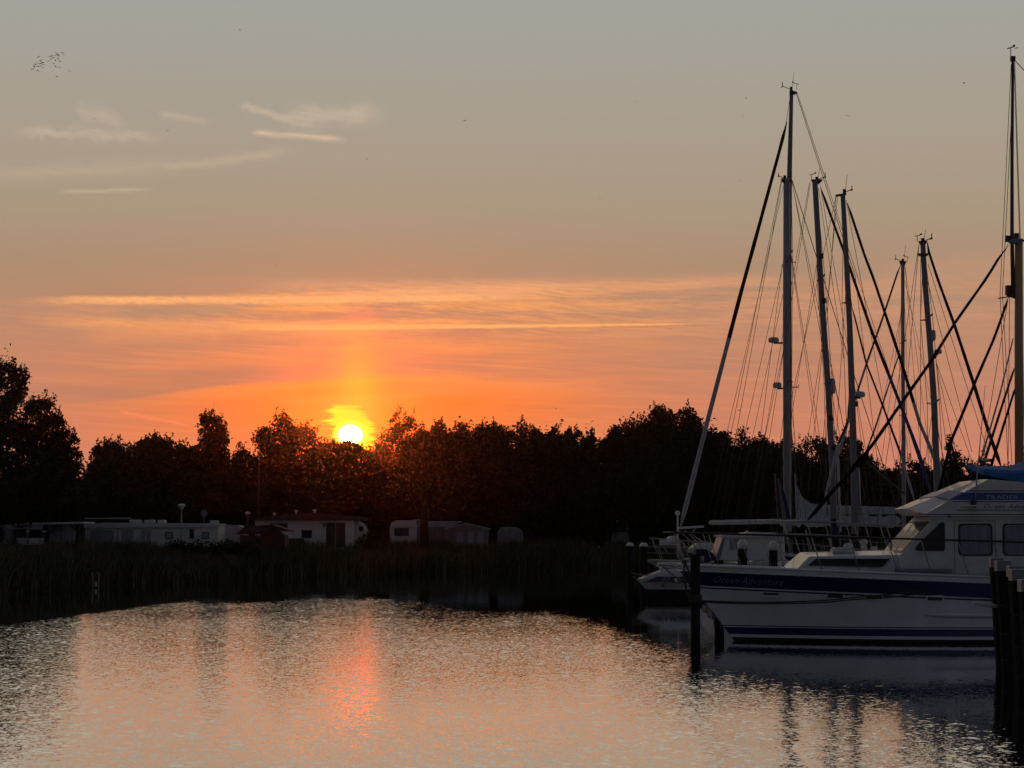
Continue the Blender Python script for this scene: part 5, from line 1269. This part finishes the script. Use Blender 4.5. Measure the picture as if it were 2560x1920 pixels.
# ---------------------------------------------------------------- mooring posts, lines
def post(label, px, top, w_, Y, cap, square=False, lean=0.0, group='timber mooring posts', mtl='pile'):
    t = W(px, top, Y); R = w_*.5*Y/F
    r = thing('mooring_post', (t.x, Y, 0), label, 'mooring post', group)
    hc = {'dome': R*.9, 'zinc': .22, None: 0, 'cone': R*1.0}[cap]
    zt = t.z-hc*.9
    if square:
        mb = MB(); n = 8; vs = []; rg = random.Random(int(px))
        for i, z in enumerate((-1.2, .0, .5, 1.2, zt)):
            dx = lean*(zt-z)
            for sx, sy in ((-1, -1), (1, -1), (1, 1), (-1, 1)): vs.append((t.x+dx+sx*R, Y+sy*R, z))
        fs = [(4*i+k, 4*i+(k+1) % 4, 4*i+4+(k+1) % 4, 4*i+4+k) for i in range(4) for k in range(4)]+[(16, 17, 18, 19)]
        mb.add(vs, fs); mb.build('pile', mtl, r, bevel=.02)
    else:
        rg = random.Random(int(px)); zz = [-1.2, -.2, .25, .8, 1.4, zt]
        MB().tube([(t.x+lean*(zt-z), Y, z) for z in zz], [R*(1+rg.uniform(-.04, .04)) for z in zz], 14).build('pile', mtl, r)
    if cap == 'dome':
        MB().ball((t.x, Y, t.z-R*.95), (R*1.12, R*1.12, R*.95), 0, 14, 8, -.15).build('cap', 'capwhite', r)
    elif cap == 'zinc':
        MB().box((t.x, Y, t.z-.10), (2*R+.03, 2*R+.03, .22)).build('cap', 'zinc', r, bevel=.01)
    elif cap == 'cone':
        MB().tube([(t.x, Y, t.z-.32), (t.x, Y, t.z-.12), (t.x, Y, t.z)], [R*1.04, R*1.04, R*.35], 12).build('cap', 'capwhite', r)
    return r, t, R
post('round mooring post with white domed cap, left one of the pair by the reeds', 1575, 1356, 17, 104, 'dome')
post('round mooring post with white domed cap, right one of the pair by the reeds', 1609, 1356, 19, 107, 'dome')
pr, pt, pR = post('dark timber post standing right in front of the yacht bow with rope wrapped round it', 1738, 1386, 24, 60.6, None, lean=-.004)
post('dark timber post half hidden behind the yacht bow at the waterline', 1797, 1400, 24, 67.2, None)
post('white-capped dark post seen over the foredeck before the cabin cruiser window', 1856, 1348, 24, 73.8, 'cone')
post('white-capped dark post seen over the foredeck at the right end of the cabin cruiser', 1933, 1352, 22, 73.8, 'cone')
G2 = 'square zinc-capped posts at the right edge'
fg = [(2490, 1396, 29, 50, 'square post with zinc cap, first from the left in the right foreground row', -.0045),
      (2507, 1403, 33, 47, 'square post with zinc cap carrying the steel fender arm', -.014),
      (2538, 1416, 34, 44, 'square post with zinc cap, third in the right foreground row', -.012),
      (2546, 1424, 38, 41.5, 'square post with broad zinc cap, fourth in the right foreground row', -.02),
      (2572, 1450, 44, 39.5, 'square post cut by the right edge of the photo', -.02)]
rts = []
for px, top, w_, Y, lb, ln in fg:
    r, t, R = post(lb, px, top, w_, Y, 'zinc', True, .05, G2, 'pilewet'); rts.append((r, t, R, Y))
# conduits with ties down the post edges
for i, (r, t, R, Y) in enumerate(rts[1:], 1):
    x = t.x-R-.03; mb = MB(); mb.tube([(x+.05*(t.z-.3-z), Y-R-.02, z) for z in (t.z-.3, 1.2, .3, -.5)], .022, 6); mb.build('conduit', 'ironrust', r)
    for z in (1.5, .9, .35):
        xx = x+.05*(t.z-z); MB().tube([(xx-.05, Y-R-.05, z), (xx+.03, Y-R-.06, z+.03), (xx+.14, Y-R-.03, z-.01)], .014, 5).build('rope_tie', 'rope', r)
r, t, R, Y = rts[1]
a, b = W(2436, 1508, Y), W(2490, 1516, Y); MB().tube([(a.x, Y-.1, a.z), (b.x+.1, Y-.05, b.z-.01)], .04, 8).ball((a.x, Y-.1, a.z), .045).build('fender_arm', 'plastic', r)
# rope round the bow post and lines to the yacht
mb = MB()
for k in range(4):
    z = 1.20+.05*k; mb.tube([(pt.x+(pR+.03)*math.cos(q*.5236), 60.6+(pR+.03)*math.sin(q*.5236), z+.01*math.sin(q)) for q in range(13)], .03, 6)
mb.build('rope_turns', 'rope', pr)
mb = MB(); mb.tube([(pt.x-.30, 60.5, 2.32), (pt.x-.34, 60.4, 1.9), (pt.x-.26, 60.4, 1.5), (pt.x-.1, 60.4, 1.22)], .028, 6)
mb.tube([(pt.x-.36, 60.55, 2.25), (pt.x-.30, 60.5, 2.33), (pt.x-.2, 60.5, 2.05), (pt.x-.16, 60.5, 1.6)], .028, 6); mb.build('hanging_rope', 'rope', pr)
def line(label, pts, rad=.02, mt='rope'):
    V = [W(*p) for p in pts]; n = 30; out = []
    def cr(a, b, c, d, t): return 0.5*((2*b)+(c-a)*t+(2*a-5*b+4*c-d)*t*t+(3*b-a-3*c+d)*t**3)
    Vx = [V[0]]+V+[V[-1]]
    for i in range(len(V)-1):
        for k in range(8): out.append(cr(Vx[i], Vx[i+1], Vx[i+2], Vx[i+3], k/8))
    out.append(V[-1]); o = MB().tube(out, rad, 6).build('mooring_line', mt); tag(o, label, 'mooring line', 'mooring lines')
Yl = 60.55
line('dark mooring line sagging along the yacht side, lower of the two', [(1752, 1505, Yl), (1850, 1509, Yl), (1960, 1509, Yl), (2060, 1506, Yl), (2130, 1499, Yl), (2215, 1494, Yl+.2), (2330, 1481, 60.95)])
line('dark mooring line sagging along the yacht side, upper of the two', [(1752, 1502, Yl), (1850, 1505, Yl), (1960, 1505, Yl), (2060, 1501, Yl), (2130, 1494, Yl), (2200, 1488, Yl+.2), (2300, 1479, 60.95)])
line('thin pale line from the bow post down to the yacht stem', [(1750, 1495, 60.6), (1775, 1522, 61.6), (1805, 1556, 63.0)], .008, 'ropepale')
line('pale rope from the domed post to the small motorboat, upper one', [(1579, 1432, 103.8), (1600, 1437, 103.6), (1640, 1440, 103)], .02, 'ropepale')
line('pale rope from the domed post to the small motorboat, lower one', [(1581, 1441, 103.8), (1596, 1447, 103.7), (1618, 1450, 103.2)], .02, 'ropepale')

# ---------------------------------------------------------------- birds
def bird_mesh():
    mb = MB(); mb.tube([(-.16, 0, 0), (-.08, 0, .01), (.05, 0, .02), (.13, 0, .03), (.19, 0, .03)], [.015, .035, .05, .03, .006], 8)
    for sg in (-1, 1):
        vs = [(.06, sg*.02, .03), (-.06, sg*.02, .02), (.07, sg*.2, .10), (-.05, sg*.18, .08), (-.02, sg*.42, .04), (-.06, sg*.38, .03)]
        vs += [(v[0], v[1], v[2]-.012) for v in vs]
        mb.add(vs, [(0,1,3,2), (2,3,5,4), (6,8,9,7), (8,10,11,9), (0,2,8,6), (2,4,10,8), (4,5,11,10), (1,7,9,3), (3,9,11,5)], 0, True)
    return mb
fl = [(534,457),(568,500),(560,520),(517,544),(490,563),(473,586),(454,626),(564,549),(597,533),(586,537),(599,562),(559,582),(517,588),(593,606),(523,649),
      (770,397),(863,399),(876,417),(790,427),(806,419),(817,441),(760,436),(714,440),(692,451),(728,466),(741,470),(706,487),(803,482),(829,518),(766,506),(669,514),(743,553),(768,590),(820,605),(963,654),(786,727)]
singles = [(600,75,.8),(236,296,1.1),(419,327,.9),(362,357,.7),(917,398,.9),(499,520,.6),(146,603,.9),(690,664,.7),(1162,302,1.5),(1094,448,.8),(1592,254,1.0),(1525,314,.7),(1865,246,1.0),(1856,291,1.0),(1500,498,.9),(2120,290,1.6),(1852,452,.8),(1675,823,1.5),(1140,926,.8),(1848,1026,1.5),(1390,1022,1.0),(568,961,.6)]
rb = random.Random(8); base = None; scales = [(0.60)]*len(fl)+[s*.42 for *_, s in singles]
places = [(x*400/2212, 60+y*400/2212) for x, y in fl]+[(x, y) for x, y, _ in singles]+[(2410, 208)]
scales.append(.85)
for i, (px, py) in enumerate(places):
    Yb = 230+rb.uniform(-8, 8) if i < len(fl) else 210+rb.uniform(-30, 30)
    if base is None: o = base = bird_mesh().build('bird', 'bird')
    else: o = base.copy(); COL.objects.link(o)
    o.location = W(px, py, Yb); s = scales[i]; o.scale = (s, s, s)
    o.rotation_euler = (rb.uniform(-.5, .5), rb.uniform(-.3, .3), rb.uniform(0, 6.28) if i < len(places)-1 else .2)
    if i < len(fl): tag(o, 'tiny dark bird in the loose flock at the upper left', 'bird', 'flock of birds at the upper left')
    elif i < len(places)-1: tag(o, 'tiny dark bird flying alone in the open sky, away from the flock', 'bird', 'lone birds scattered over the sky')
    else: tag(o, 'dark bird gliding alone high between the tallest mast and the right edge', 'bird')

# ---------------------------------------------------------------- thin haze, added to spread the sun's glow over the trees
def haze():
    mb = MB(); mb.box((0, 190, 24), (900, 640, 56)); o = mb.build('haze', 'bird'); m = bpy.data.materials.new('glow_haze'); m.use_nodes = True
    nt = m.node_tree; nt.nodes.clear(); out = nt.nodes.new('ShaderNodeOutputMaterial'); v = nt.nodes.new('ShaderNodeVolumePrincipled')
    v.inputs['Color'].default_value = (0.9, 0.9, 0.9, 1); v.inputs['Density'].default_value = HAZE; v.inputs['Anisotropy'].default_value = 0.972
    nt.links.new(v.outputs[0], out.inputs['Volume']); o.data.materials.clear(); o.data.materials.append(m); tag(o, kind='stuff')
    o['label'] = 'thin haze added for the glow round the sun'
HAZE = 0.00008
haze()
